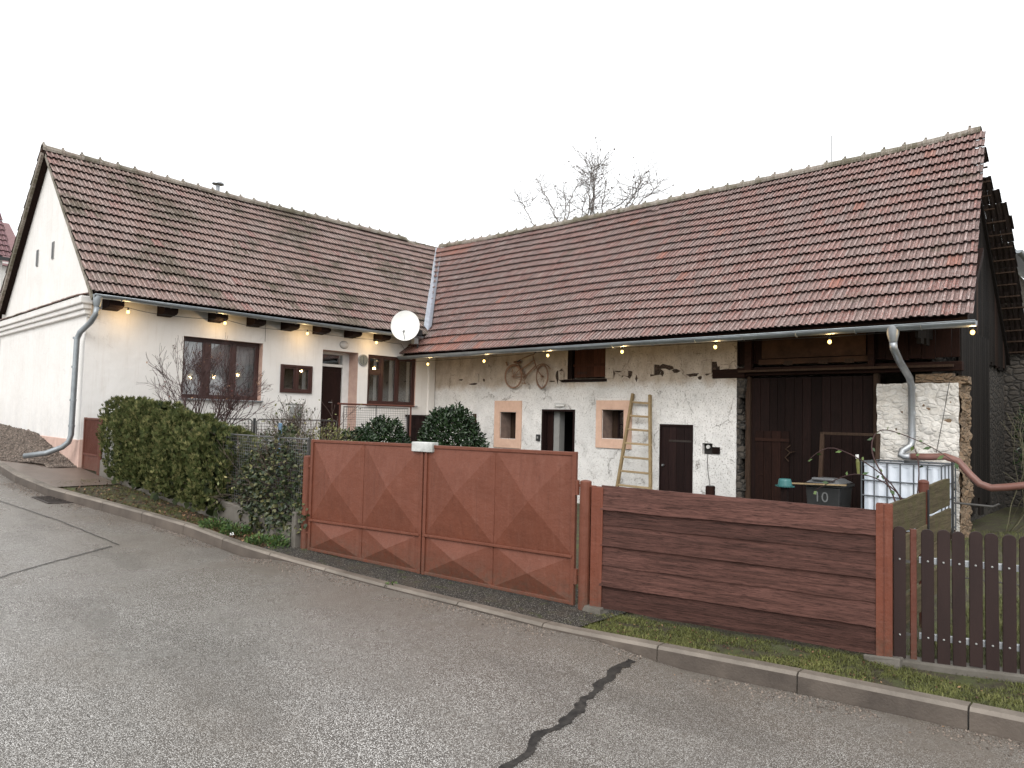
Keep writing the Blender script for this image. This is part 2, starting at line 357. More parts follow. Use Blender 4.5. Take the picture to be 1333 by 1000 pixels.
def m_apron():
    k = NT('apron_asphalt'); st = k.voro(95, 'F1', None, 1); bw = k.n('ShaderNodeRGBToBW'); k.l(st, bw.inputs[0]); d = k.voro(95, 'F1')
    col = k.mix(k.rng(d, .3, .55), k.ramp(bw.outputs[0], [(.2, (.03, .026, .022)), (.5, (.10, .09, .08)), (.75, (.22, .20, .175)), (.9, (.5, .47, .42))]), (.02, .018, .015))
    col = k.mix(k.rng(k.noise(3, 7, .75), .48, .66, 0, .6), col, (.09, .07, .05)); x, y, z = k.xyz()
    col = k.mix(k.rng(k.noise(7, 6, .7), .56, .64, 0, .6), col, (.06, .075, .02))
    k.bump(k.math('SUBTRACT', 1., d), .9, .01); return k.fin(col, .75, None, .3)
M = dict(
    plaster=m_plaster_house(), pink=m_pink(), peach=m_orange(), barn=m_plaster_barn(),
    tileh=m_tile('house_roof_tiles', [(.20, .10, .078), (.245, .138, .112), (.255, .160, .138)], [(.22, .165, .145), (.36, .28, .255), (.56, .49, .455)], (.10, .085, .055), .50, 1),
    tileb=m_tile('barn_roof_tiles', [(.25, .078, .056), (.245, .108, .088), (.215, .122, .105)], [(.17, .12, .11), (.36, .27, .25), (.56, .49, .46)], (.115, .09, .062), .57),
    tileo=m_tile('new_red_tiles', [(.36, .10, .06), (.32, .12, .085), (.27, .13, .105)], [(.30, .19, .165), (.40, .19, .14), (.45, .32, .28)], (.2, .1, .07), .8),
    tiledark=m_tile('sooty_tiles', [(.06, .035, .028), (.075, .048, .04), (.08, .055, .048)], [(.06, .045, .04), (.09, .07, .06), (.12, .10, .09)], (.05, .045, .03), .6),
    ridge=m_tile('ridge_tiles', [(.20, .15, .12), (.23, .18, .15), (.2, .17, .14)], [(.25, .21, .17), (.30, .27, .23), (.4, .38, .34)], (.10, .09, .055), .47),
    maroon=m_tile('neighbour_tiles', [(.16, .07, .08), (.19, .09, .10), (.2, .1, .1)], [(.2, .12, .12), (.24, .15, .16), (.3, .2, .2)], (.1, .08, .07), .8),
    pierw=m_rubble('white_rubble', (.76, .74, .70), (.60, .57, .52), (.66, .63, .58), 7, .55),
    stone=m_rubble('brown_rubble', (.30, .20, .12), (.17, .12, .08), (.24, .18, .12), 7, 1.),
    darkstone=m_rubble('dark_rubble', (.09, .075, .06), (.05, .045, .04), (.03, .028, .025), 5, 1.),
    doorwood=m_wood('barn_door_wood', (.014, .0065, .0055), (.007, .004, .0035), 2, 5, .75, .6, .8),
    lighterwood=m_wood('wicket_wood', (.024, .010, .007), (.011, .005, .004), 2, 5, .75, .6, .7),
    hatchwood=m_wood('hatch_wood', (.085, .032, .018), (.04, .016, .010), 2, 5, .75, .5, .5),
    beamx=m_wood('eave_board_wood', (.034, .015, .010), (.014, .007, .006), 0, 5, .8, .6, .7),
    uppery=m_wood('upper_plank_wood', (.024, .010, .007), (.010, .005, .004), 2, 5, .8, .6, .9),
    rafter=m_wood('rafter_wood', (.025, .012, .009), (.010, .006, .005), 0, 4, .8, .4, .3),
    clad=m_wood('gable_cladding_wood', (.018, .014, .012), (.008, .007, .006), 2, 4, .85, .7, .9),
    cladb=m_wood('brown_cladding_wood', (.050, .030, .022), (.02, .013, .010), 2, 4, .85, .7, .9),
    fence=m_wood('fence_board_wood', (.120, .056, .045), (.040, .019, .015), 0, 4, .62, .9, .8, .9, None, R(-12.6)),
    greenwood=m_wood('mossy_board_wood', (.15, .118, .072), (.07, .055, .034), 1, 4, .85, .8, .5, .6, (.085, .082, .035)),
    ladder=m_wood('ladder_wood', (.36, .27, .15), (.22, .16, .085), 2, 4, .8, .3, .3),
    ladderr=m_wood('ladder_rung_wood', (.40, .31, .19), (.25, .18, .1), 0, 4, .8, .3, .3),
    palewood=m_wood('pale_wood', (.062, .038, .026), (.03, .02, .014), 2, 4, .8, .3, .3),
    winwood=simple('window_frame_paint', (.050, .016, .012), (.034, .011, .009), 6, .38, 0, .1, 60),
    darkdoor=m_wood('front_door_wood', (.028, .012, .010), (.014, .007, .006), 2, 4, .55, .3, .3),
    smalldoor=m_wood('stable_door_wood', (.024, .012, .011), (.012, .007, .007), 2, 4, .6, .4, .5),
    gate=m_paintmetal('gate_paint', (.158, .052, .030), .5, .18, (.20, .085, .058)),
    post=m_paintmetal('post_paint', (.165, .050, .028), .5, .2, (.21, .085, .055)),
    sgate=m_paintmetal('small_gate_paint', (.12, .040, .026), .5, .2, (.16, .07, .05)),
    galv=m_galv(), zinc=m_galv('zinc_gutter', (.36, .39, .41)), flash=m_galv('valley_zinc', (.48, .50, .55)),
    wire=simple('fence_wire', (.16, .16, .16), (.1, .1, .1), 6, .5, .4, 0),
    darkwire=simple('dark_wire', (.09, .085, .08), (.06, .055, .05), 6, .5, .3, 0),
    picket=simple('picket_paint', (.030, .016, .014), (.020, .011, .010), 3, .6, 0, .25, 60, (2, 2, .4), spec=.25),
    white=simple('white_paint', (.78, .78, .76), (.66, .66, .64), 5, .5, 0, .1),
    dish=simple('dish_enamel', (.78, .78, .75), (.70, .70, .66), 3, .4, 0, 0),
    black=simple('black_plastic', (.018, .019, .02), (.028, .029, .03), 5, .45, 0, .2, 80),
    rubber=simple('dark_rubber', (.02, .02, .02), (.03, .028, .026), 5, .7, 0, .1),
    grey=simple('grey_plastic', (.30, .30, .29), (.24, .24, .23), 5, .6, 0, .1),
    lidgrey=simple('lid_plastic', (.09, .095, .1), (.12, .125, .13), 5, .5, 0, .1),
    teal=simple('teal_plastic', (.03, .14, .14), (.025, .11, .11), 5, .45, 0, .1),
    tank=simple('tank_plastic', (.70, .74, .80), (.52, .57, .64), 3, .42, 0, .3, 12, tint=.06),
    cage=simple('cage_steel', (.10, .11, .12), (.07, .075, .085), 5, .55, .3, .1),
    pvc=simple('orange_pvc', (.21, .098, .076), (.15, .07, .055), 4, .45, 0, .1),
    concrete=simple('concrete', (.16, .145, .125), (.08, .07, .055), 3, .85, 0, .6, 60, bd=.006),
    kerb=simple('kerb_concrete', (.23, .195, .16), (.10, .083, .066), 2.2, .6, 0, .6, 70, bd=.006),
    kerbbrown=simple('damp_concrete', (.16, .12, .095), (.09, .065, .05), 3, .4, 0, .4, 60),
    interior=simple('room_wall', (.10, .09, .08), None, 2, .9, 0, 0),
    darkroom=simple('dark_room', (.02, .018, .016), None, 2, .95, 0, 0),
    curtain=simple('curtain_cloth', (.62, .60, .58), (.50, .48, .47), 4, .9, 0, .2, 20, (8, 8, .4)),
    net=simple('net_curtain_cloth', (.80, .78, .78), (.52, .50, .51), 5, .9, 0, .2, 20, (1, 9, .5)), glass=m_glass(), rust=simple('rusted_bicycle', (.34, .215, .15), (.22, .13, .09), 12, .8, .1, .3, 80),
    saddle=simple('worn_leather', (.22, .12, .08), (.12, .06, .04), 9, .8, 0, .3),
    clock=simple('clock_face', (.13, .14, .13), (.20, .21, .19), 20, .6, 0, .2),
    thuja=m_leaf('thuja_foliage', (.014, .022, .008), (.074, .092, .028), (.27, .245, .105), .6, s=5, spec=.15),
    laurel=m_leaf('laurel_leaves', (.010, .024, .008), (.022, .045, .016), (.045, .075, .030), .26),
    ivy=m_leaf('ivy_leaves', (.018, .030, .012), (.045, .062, .026), (.16, .15, .06), .42),
    yellowleaf=m_leaf('pale_leaves', (.09, .11, .03), (.16, .16, .05), (.24, .20, .08), .5),
    deadleaf=m_leaf('fallen_leaves', (.05, .022, .014), (.12, .055, .03), (.34, .20, .10), .6),
    grass=m_leaf('grass_blades', (.055, .062, .018), (.155, .165, .042), (.36, .31, .14), .6, s=1.5),
    weed=m_leaf('weed_leaves', (.03, .06, .018), (.06, .12, .03), (.14, .19, .05), .5),
    bark=simple('shrub_bark', (.09, .06, .045), (.055, .038, .03), 20, .85, 0, .3),
    redbark=simple('red_shrub_bark', (.06, .028, .025), (.035, .018, .017), 20, .85, 0, .3),
    treebark=simple('tree_bark', (.16, .135, .12), (.10, .085, .075), 15, .85, 0, .3),
    berry=simple('red_berry', (.30, .04, .025), (.16, .03, .02), 20, .4, 0, 0),
    blue=simple('blue_paint', (.12, .22, .33), (.09, .17, .26), 10, .6, 0, .1),
    asphalt=m_asphalt(),
    apron=m_apron(),
    tar=simple('tar_seal', (.006, .0055, .0055), (.05, .045, .04), 14, .6, 0, .9, 45, bd=.008, spec=.2),
    tarold=simple('old_tar_seal', (.04, .037, .034), (.07, .065, .06), 8, .5, 0, .6, 60, bd=.006),
    iron=simple('cast_iron', (.05, .04, .035), (.03, .022, .018), 9, .5, .4, .4, 60),
    soil=m_soil(), turf=m_soil('turf_soil', (.085, .07, .038), (.045, .036, .022), (.085, .10, .028), .48),
    gravel=m_soil('gravel_soil', (.16, .125, .10), (.07, .052, .04), (.13, .10, .08), .7),
    pebble=simple('pebbles', (.21, .17, .14), (.11, .085, .07), 20, .85, 0, .3, tint=1.2),
    shedroof=simple('pale_sheet_roof', (.72, .74, .76), (.62, .64, .67), 2, .5, 0, .1),
    shedwall=m_soil('creeper_wall', (.11, .085, .062), (.035, .028, .022), (.055, .058, .028), .50),
    crust=m_rubble('crumbled_edge', (.13, .085, .06), (.07, .05, .04), (.035, .025, .02), 14, 1.),
    lettering=simple('number_paint', (.17, .175, .175), None, 5, .6, 0, 0),
)
def m_bulb():
    k = NT('lit_bulb'); e = k.n('ShaderNodeEmission'); e.inputs[0].default_value = (1, .66, .20, 1); e.inputs[1].default_value = 3.8
    k.l(e.outputs[0], k.out.inputs[0]); return k.m
M['bulb'] = m_bulb()

# ------------------------------------------------------------------ terrain
KERB = [(-60, 2.6), (-30, 3.1), (-22, 3.2), (-17, 3.22), (-15, 3.2), (-13.5, 3.33), (-12, 3.68), (-10.9, 3.93), (-9.9, 4.12), (-8.6, 4.22), (-7.1, 4.43), (-6, 4.52), (-4.9, 4.62), (-3.9, 4.69), (-2.9, 4.92), (-2, 5.12), (-.7, 5.36), (3, 6.0), (12, 7.4), (60, 14)]
def ky(x):
    for (a, b), (c, d) in zip(KERB, KERB[1:]):
        if x <= c:
            t = (x - a) / (c - a); return lerp(b, d, t)
    return KERB[-1][1]
def g(x, y=0):
    xx = -x - 7.4
    s = .072 * (math.log1p(math.exp(-abs(xx) * 1.6)) / 1.6 + max(xx, 0))
    if s > 1.6: s = 1.6 + (s - 1.6) * .25
    return s
def ss(a, b, t):
    t = min(1, max(0, (t - a) / (b - a))); return t * t * (3 - 2 * t)
def court(x, y):
    """ground behind the fence line"""
    d = y - ky(x)
    if d < 0: return g(x)
    z = g(x)
    w = ss(.8, 5, d) * (1 - ss(-12, -15, x)) if x < -3.5 else ss(.8, 5, d) * ss(-2, -5, x)
    z = lerp(z, -.19, w)
    if x > -3: z += .03 * ss(1, 6, d) * 3 * ss(-3, 0, x)
    return z
def ft(x):   # kerb reveal: lowered in front of the gate
    return .135 - .105 * ss(-8.6, -7.6, x) * (1 - ss(-3.7, -2.7, x))

mb = MB()
def arr(lo, hi, n): return [lerp(lo, hi, i / n) for i in range(n + 1)]
xs = [-400, -200, -100, -60] + arr(-45, 15, 120) + [25, 40, 60, 100, 200, 400]
offs = [0, .25, .5, 1, 2, 4] + arr(6, 40, 34) + [60, 100, 200, 400]
vs = []; fs = []
for x in xs:
    for o in offs:
        y = ky(x) + .12 + o
        vs.append((x, y, court(x, y) - .03 + (0 if o > 0 else -.02)))
n = len(offs)
for i in range(len(xs) - 1):
    for j in range(n - 1): fs.append((i * n + j, (i + 1) * n + j, (i + 1) * n + j + 1, i * n + j + 1))
# the same sheet runs on under the road
offs2 = [0, 1, 3, 8, 20, 60, 400]; b0 = len(vs)
for x in xs:
    for o in offs2: vs.append((x, ky(x) + .12 - o, g(x) - .33))
n2 = len(offs2)
for i in range(len(xs) - 1):
    for j in range(n2 - 1): fs.append((b0 + i * n2 + j, b0 + i * n2 + j + 1, b0 + (i + 1) * n2 + j + 1, b0 + (i + 1) * n2 + j))
mb.add(vs, fs, .5)
tag(mb.build('ground', M['turf'], smooth=True, weld=True), kind='structure')

def sheet(name, x0, x1, f0, f1, zf, mat, nx=120, ny=8, kind='structure', **k):
    m = MB(); m.open = True
    def fn(u, v):
        x = lerp(x0, x1, u); y = lerp(f0(x), f1(x), v); return (x, y, zf(x, y))
    m.grid(fn, nx, ny, .5)
    return tag(m.build(name, mat, smooth=True), kind=kind, **k)
RW = 11
def rz(x, y):
    d = ky(x) - y
    return g(x) - ft(x) * 1.0 + (.0 if d > .5 else 0) - .0 + min(d, 2) * .004
sheet('road', -60, 30, lambda x: ky(x) - RW, lambda x: ky(x) - .0, rz, M['asphalt'], 620, 44)
sheet('gate_apron', -8.35, -3.75, lambda x: ky(x) + .10, lambda x: 5.0 + (x + 8) * .14 + .5, lambda x, y: g(x) - .008 + .004 * math.sin(y * 9), M['apron'], 30, 10)
# strip of damp paving in front of the small gate
sheet('footpath', -17.2, -13.6, lambda x: ky(x) + .10, lambda x: 4.42, lambda x, y: g(x) - .012, M['kerbbrown'], 20, 6)
# kerb stones
m = MB(); x = -40.
while x < 12:
    L = 1.0 if x > -9 else 1.0
    x1 = x + L - .012
    nseg = 4
    for s_ in range(nseg):
        a, b = lerp(x, x1, s_ / nseg), lerp(x, x1, (s_ + 1) / nseg)
        pts = []
        for q in (a, b):
            zt = g(q) + .0; zb = g(q) - .3; yy = ky(q)
            e = .02
            pts += [(q, yy, zb), (q, yy + .012, zt - e), (q, yy + .012 + e, zt + .004), (q, yy + .125, zt + .004), (q, yy + .125, zb)]
        f_ = [(k, k + 1, k + 6, k + 5) for k in range(4)]
        if s_ == 0: f_.append((4, 3, 2, 1, 0))
        if s_ == nseg - 1: f_.append((5, 6, 7, 8, 9))
        m.add(pts, f_, random.random() if s_ == 0 else m.t[-1]); m.m[-len(f_)] = 1
    x += L
tag(m.build('kerb', [M['kerb'], simple('muddy_kerb_face', (.125, .10, .08), (.05, .038, .03), 2.5, .6, 0, .6, 60, bd=.006)]), kind='structure')

# tar seam (zigzag) and old seams in the road
def ribbon(name, pts, w, mat, dz=.007, seed=0):
    rnd = random.Random(seed); m = MB(); m.open = True; dense = []
    for (a, b) in zip(pts, pts[1:]):
        for i in range(26): dense.append((lerp(a[0], b[0], i / 26), lerp(a[1], b[1], i / 26)))
    dense.append(pts[-1]); L = []; 
    for i, p in enumerate(dense):
        q = dense[min(i + 1, len(dense) - 1)]; o = dense[max(i - 1, 0)]
        d = Vector((q[0] - o[0], q[1] - o[1])).normalized(); nn = Vector((-d.y, d.x))
        c = noise.noise(Vector((p[0] * 5, p[1] * 5, seed))) * (.04 if w > .06 else .012) + noise.noise(Vector((p[0] * 17, p[1] * 17, seed))) * (.010 if w > .06 else .002)
        ww = w * (.55 + .5 * abs(noise.noise(Vector((p[0] * 4, p[1] * 4, seed + 9)))) + .5 * (i / len(dense))) if w > .02 else w
        l_, r_ = [ww * (.9 + .7 * noise.noise(Vector((p[0] * 12, p[1] * 12, seed + q_))) + rnd.uniform(-.12, .12)) for q_ in (20, 40)]
        for sgn, q_ in ((-1, l_), (1, r_)):
            P = Vector(p) + nn * (c + sgn * q_ / 2)
            L.append((P.x, P.y, rz(P.x, P.y) + dz))
    m.add(L, [(2 * i, 2 * i + 1, 2 * i + 3, 2 * i + 2) for i in range(len(dense) - 1)], .5)
    return tag(m.build(name, mat), kind='structure')
ribbon('tar_seam', [(-2.35, 1.9), (-2.58, 2.35), (-2.68, 2.72), (-2.70, 3.02), (-2.80, 3.25), (-2.80, 3.5), (-2.88, 3.7), (-2.95, 3.98), (-3.02, 4.2), (-3.08, 4.45), (-3.13, 4.72)], .068, M['tar'], seed=3)
ribbon('old_road_seam', [(-8.2, 1.1), (-9.0, 1.95), (-9.5, 2.75), (-9.72, 3.12)], .03, M['tarold'], seed=5)
ribbon('long_road_seam', [(-9.75, 3.22), (-11.5, 3.0), (-13.5, 2.6), (-17, 2.2)], .03, M['tarold'], seed=6)

# gravel bank beside the gable
def gz(x, y):
    t = ss(ky(x) + .15, 4.4, y); base = .60 + min(.57, max(0, (-15.8 - x) * .19)) + max(0, -x - 19) * .035
    return lerp(g(x) - .01, base, t) + .02 * noise.noise(Vector((x * 4, y * 4, 0)))
tag(sheet('gravel_bank', -30, -15.75, lambda x: ky(x) + .14 + .55 * ss(-17.2, -16.0, x), lambda x: 4.39, gz, M['gravel'], 90, 14), kind='structure')
m = MB(); rnd = random.Random(3)
def pebble(m, x, y, z, r, rnd):
    P = []
    for d in ((1, 0, 0), (-1, 0, 0), (0, 1, 0), (0, -1, 0), (0, 0, 1), (0, 0, -1)):
        P.append(Vector((x, y, z)) + Vector(d) * r * rnd.uniform(.6, 1.3) + Vector((rnd.uniform(-1, 1), rnd.uniform(-1, 1), rnd.uniform(-1, 1))) * r * .3)
    m.add(P, [(0, 2, 4), (2, 1, 4), (1, 3, 4), (3, 0, 4), (2, 0, 5), (1, 2, 5), (3, 1, 5), (0, 3, 5)], rnd.random())
for i in range(5200):
    x = -15.8 - 8 * rnd.random() ** 1.3; y = lerp(ky(x) + .14 + .55 * ss(-17.2, -16.0, x), 4.38, rnd.random())
    pebble(m, x, y, gz(x, y) + .004, rnd.uniform(.008, .024), rnd)
m.open = True
tag(m.build('loose_gravel', M['pebble']), kind='stuff')
m = MB(); m.open = True
for i in range(5200):
    x = rnd.uniform(-15, 1); dd = abs(rnd.gauss(0, .14)) + .01; y = ky(x) - dd
    if noise.noise(Vector((x * 1.3, y * 2, 4))) < -.05: continue
    pebble(m, x, y, rz(x, y) + .002, rnd.uniform(.003, .010), rnd)
tag(m.build('kerbside_grit', M['pebble']), kind='stuff')

# ------------------------------------------------------------------ tiled roofs
def tiled(name, parent, org, U, Vv, N, ulen, ncourse, exp, tw, mat, skip=None, sag=None, jit=.005, umap=None, mats=None, pick=None, seed=1, flipt=False, edge_jit=0, keep=1.):
    """org = eave corner, U along eave, Vv up the slope, N normal"""
    rnd = random.Random(seed); m = MB(); m.open = True; m.dirt = []
    prof = [(0, .0), (.05, .024), (.13, .030), (.22, .027), (.29, .006), (.40, .002), (.50, .004), (.56, .020), (.64, .026), (.74, .022), (.80, .004), (1.0, .002)]
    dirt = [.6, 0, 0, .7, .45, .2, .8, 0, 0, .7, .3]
    nc = int(round(ulen / tw)); tw = ulen / nc; np_ = len(prof)
    for c in range(ncourse):
        sh = (c % 2) * tw * .5
        for k in range(-1, nc + 1):
            u0 = k * tw + sh; u1 = u0 + tw
            if u1 <= .02 or u0 >= ulen - .02: continue
            if skip and skip(u0 + tw / 2, (c + .5) * exp): continue
            if keep < 1 and rnd.random() > keep: continue
            v0 = c * exp + rnd.uniform(-jit, jit) + .022 * noise.noise(Vector((u0 * .35, c * .4, seed))) - (rnd.uniform(.02, .07) if rnd.random() < .006 else 0); v1 = (c + 1) * exp + .05
            lift = rnd.uniform(-.003, .004); t = rnd.random() * .55 + .45 * (.5 + .5 * noise.noise(Vector((u0 * .9, c * .5, seed)))); tl = rnd.uniform(-.006, .006)
            mi = pick(u0, c, rnd) if pick else 0
            eu = rnd.uniform(-edge_jit, edge_jit)
            vs = []
            for (vv, hh, th) in ((v0, .064 + lift, 0), (v0 + .05, .012 + lift, 1), (v1, .004, 0)):
                for (pu, ph) in prof:
                    uu = min(ulen + eu, max(-eu, u0 + pu * tw)); w = hh + (ph if not th else ph * .6) + tl * (pu - .5)
                    s_ = sag(uu, vv) if sag else 0
                    uq, vq = (umap(uu, vv) if umap else (uu, vv))
                    vs.append(org + U * uq + Vv * vq + N * (w + s_))
            fs = [(i, i + 1, 2 * np_ + i + 1, 2 * np_ + i) for i in range(np_ - 1)] + [(np_ + i, np_ + i + 1, i + 1, i) for i in range(np_ - 1)]
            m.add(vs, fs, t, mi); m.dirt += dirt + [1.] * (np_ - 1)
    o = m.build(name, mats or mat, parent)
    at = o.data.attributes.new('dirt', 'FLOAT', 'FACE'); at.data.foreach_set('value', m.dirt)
    return o
def ridge_tiles(name, parent, pts, mat, r=.11, L=.40, seed=2):
    rnd = random.Random(seed); m = MB(); m.open = True
    P = [Vector(p) for p in pts]; tot = [0]
    for a, b in zip(P, P[1:]): tot.append(tot[-1] + (b - a).length)
    def at(s):
        for i in range(len(P) - 1):
            if s <= tot[i + 1] or i == len(P) - 2: return P[i].lerp(P[i + 1], (s - tot[i]) / (tot[i + 1] - tot[i]))
    s = 0
    while s < tot[-1] - .05:
        a, b = at(s), at(min(s + L + .05, tot[-1])); d = (b - a).normalized(); side = d.cross(Vector((0, 0, 1))).normalized(); upv = side.cross(d)
        j = Vector((0, 0, rnd.uniform(-.008, .01))); t = rnd.random()
        def ring(p, rr, k0=.0):
            out = []
            for i in range(9):
                an = math.pi * (-.12 + 1.24 * i / 8); out.append(p + side * math.cos(an) * rr * 1.1 + upv * (math.sin(an) * rr - .02) + j)
            return out
        rings = [ring(a, r * 1.0), ring(a, r * 1.22), ring(a.lerp(b, .12), r * 1.20), ring(a.lerp(b, .16), r * 1.02), ring(b, r * .93)]
        vs = sum(rings, []); fs = [(q * 9 + i, q * 9 + i + 1, (q + 1) * 9 + i + 1, (q + 1) * 9 + i) for q in range(4) for i in range(8)]
        m.add(vs, fs, t); k = a.lerp(b, .07) + upv * r * 1.2 + j
        m.sphere(k, .028, 6, 4, t)
        s += L
    return m.build(name, mat, parent, smooth=False)
def slab(parent, name, a, b, c, d, th, mat):
    a, b, c, d = map(Vector, (a, b, c, d)); n = (b - a).cross(d - a).normalized() * th
    m = MB(); m.add([a, b, c, d, a - n, b - n, c - n, d - n], [(0, 1, 2, 3), (7, 6, 5, 4), (0, 4, 5, 1), (1, 5, 6, 2), (2, 6, 7, 3), (3, 7, 4, 0)], .5)
    return m.build(name, mat, parent)

def wall_holes(m, mp, a0, a1, z0, z1, holes, d, n=1, topf=None):
    """front skin with openings and reveals of depth d (into the wall)"""
    A = sorted(set([a0, a1] + [h[0] for h in holes] + [h[1] for h in holes]))
    Z = sorted(set([z0, z1] + [h[2] for h in holes] + [h[3] for h in holes]))
    for i in range(len(A) - 1):
        for j in range(len(Z) - 1):
            ca, cz = (A[i] + A[i + 1]) / 2, (Z[j] + Z[j + 1]) / 2
            if any(h[0] < ca < h[1] and h[2] < cz < h[3] for h in holes): continue
            m.quad(mp(A[i], Z[j], 0), mp(A[i + 1], Z[j], 0), mp(A[i + 1], Z[j + 1], 0), mp(A[i], Z[j + 1], 0), .5)
    for h in holes:
        b0, b1, c0, c1 = h[:4]; dd = h[4] if len(h) > 4 else d; mi = h[5] if len(h) > 5 else 0
        m.quad(mp(b0, c0, 0), mp(b0, c1, 0), mp(b0, c1, -dd), mp(b0, c0, -dd), .5, mi); m.quad(mp(b1, c0, 0), mp(b1, c0, -dd), mp(b1, c1, -dd), mp(b1, c1, 0), .5, mi)
        m.quad(mp(b0, c1, 0), mp(b1, c1, 0), mp(b1, c1, -dd), mp(b0, c1, -dd), .5, mi); m.quad(mp(b0, c0, 0), mp(b0, c0, -dd), mp(b1, c0, -dd), mp(b1, c0, 0), .5, mi)

# ================================================================== FARMHOUSE
XH, YG, XW = -15.76, 4.40, -22.95
XE, ZE, XR, ZR = -15.30, 3.97, -19.32, 7.74       # eave edge, ridge
hs = (ZR - ZE) / (XE - XR)
house = thing('farmhouse', (XH, YG, .5), 'white plastered farmhouse with a mossy brown tiled roof, left wing of the farmyard', 'house')
mpH = lambda a, z, d: (XH + d, a, z)
W1 = (6.30, 8.13, 2.02, 3.37); SW = (8.60, 9.45, 2.24, 2.92); DR = (9.74, 10.80, 1.02, 3.37); W2 = (11.12, 12.75, 2.04, 3.36)
m = MB(); m.open = True
wall_holes(m, mpH, YG, 17.5, .1, 4.38, [W1 + (.22, 1), SW + (.12, 0), DR + (.45, 1), W2 + (.12, 1)], .3)
# gable wall (recessed slightly above the ledge)
def gp(x, z, d): return (x, YG - d, z)
m.quad(gp(XH, .1, 0), gp(XW, .1, 0), gp(XW, 3.86, 0), gp(XH, 3.86, 0), .5)
xa = XR
ap = [(XH - .02, 3.8), (XH - .02, ZE + hs * (XE - XH) - .06), (XR, ZR - .10), (XW, ZE + hs * (XE - XH) - .06), (XW, 3.8)]
vent = [(-18.72, -18.58, 5.12, 5.52), (-20.03, -19.88, 5.12, 5.52)]
m.add([gp(a, z, -.07) for a, z in ap], [(0, 1, 2, 3, 4)], .5)
m.quad((XW, YG, .1), (XW, 20, .1), (XW, 20, 4.3), (XW, YG, 4.3), .5)
m.quad((XW, 20, .1), (XH, 20, .1), (XH, 20, 4.3), (XW, 20, 4.3), .5)
m.build('wall', [M['plaster'], M['pink']], house)
for (a, b, c, d_) in vent:
    m = MB(); m.box(a, b, YG + .05, YG + .068, c, d_, .5); vo = m.build('vent', M['grey'], house)
    m = MB(); m.box(a + .02, b - .02, YG + .04, YG + .0495, c + .02, d_ - .02); m.build('slot', M['lidgrey'], vo)
# plinth
m = MB(); m.box(XW, XH + .02, YG - .025, YG + .02, .1, 1.12, .5); m.box(XH - .02, XH + .024, YG - .024, 4.50, .1, 1.13, .5)
m.build('plinth', M['pink'], house, bevel=.012)
# cornice with a tiled ledge on the gable
m = MB()
m.box(XW - .12, XH + .10, YG - .07, YG + .06, 3.60, 3.70, .5); m.box(XW - .16, XH + .14, YG - .12, YG + .06, 3.70, 3.80, .5); m.box(XW - .2, XH + .18, YG - .17, YG + .06, 3.80, 3.95, .5)
m.box(XH - .02, XH + .05, YG - .0, YG + .20, 3.55, 3.80, .5)
m.build('cornice', M['plaster'], house, bevel=.02)
m = MB(); rr = random.Random(4)
for i in range(42):
    a = XW - .22 + i * .178; m.beam((a + .088, YG - .20, 3.965 + rr.uniform(-.006, .006)), (a + .088, YG + .07, 4.05), .174, .022)
m.build('ledge_tile', M['tileh'], house)
# roof slopes
cosH = 1 / math.hypot(1, hs)
Uh, Vh = Vector((0, 1, 0)), Vector((-cosH, 0, hs * cosH)); Nh = Vector((hs * cosH, 0, cosH))
SLH = (XE - XR) / cosH; EXH = SLH / 16
# barn eave / ridge
YE, ZBE, YR_, ZBR = 12.18, 3.40, 16.35, 7.56
bs = (ZBR - ZBE) / (YR_ - YE)
def barn_z(x, y): return ZBE + bs * (y - YE)
def house_z(x): return ZE + hs * (XE - x)
def skip_h(u, v):
    p = Vector((XE, 4.33, ZE)) + Uh * u + Vh * v
    return p.y > YE and barn_z(p.x, p.y) > p.z + .22
def sag_h(u, v): return -.05 * math.sin(math.pi * min(1, u / 12)) * (v / SLH) + .018 * math.sin(u * 1.1) * math.sin(v * 1.3)
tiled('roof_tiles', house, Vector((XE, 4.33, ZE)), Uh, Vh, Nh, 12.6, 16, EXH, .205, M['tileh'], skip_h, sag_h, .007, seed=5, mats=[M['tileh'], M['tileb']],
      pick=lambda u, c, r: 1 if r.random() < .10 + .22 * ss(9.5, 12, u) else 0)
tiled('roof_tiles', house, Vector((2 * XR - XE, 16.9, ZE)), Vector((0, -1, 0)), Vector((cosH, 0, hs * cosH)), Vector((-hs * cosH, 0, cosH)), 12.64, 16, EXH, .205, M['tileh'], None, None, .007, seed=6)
slab(house, 'roof_deck', (XE - .06, 4.40, ZE - .03), (XE - .06, 12.7, ZE - .03), (XR, 16.6, ZR - .03), (XR, 4.40, ZR - .03), .04, M['rafter'])
slab(house, 'roof_deck', (XR, 4.34, ZR - .03), (XR, 16.9, ZR - .03), (2 * XR - XE + .06, 16.9, ZE - .03), (2 * XR - XE + .06, 4.34, ZE - .03), .04, M['rafter'])
ridge_tiles('ridge', house, [(XR, 4.28, ZR + .05), (XR, 9, ZR + .01), (XR, 15.0, ZR + .05)], M['ridge'])
ridge_tiles('ridge', house, [(XR, 15.0, ZR - .05), (XR, 16.3, ZR - .10)], M['ridge'])
# verge board of the rear slope (lichen covered)
m = MB(); m.beam((XR - .02, 4.30, ZR - .06), (2 * XR - XE, 4.30, ZE - .1), .06, .12, upv=(0, 0, 1)); m.beam((XR + .03, 4.36, ZR - .10), (XE, 4.36, ZE - .10), .03, .09)
m.pieces('verge_board', M['ridge'], house)
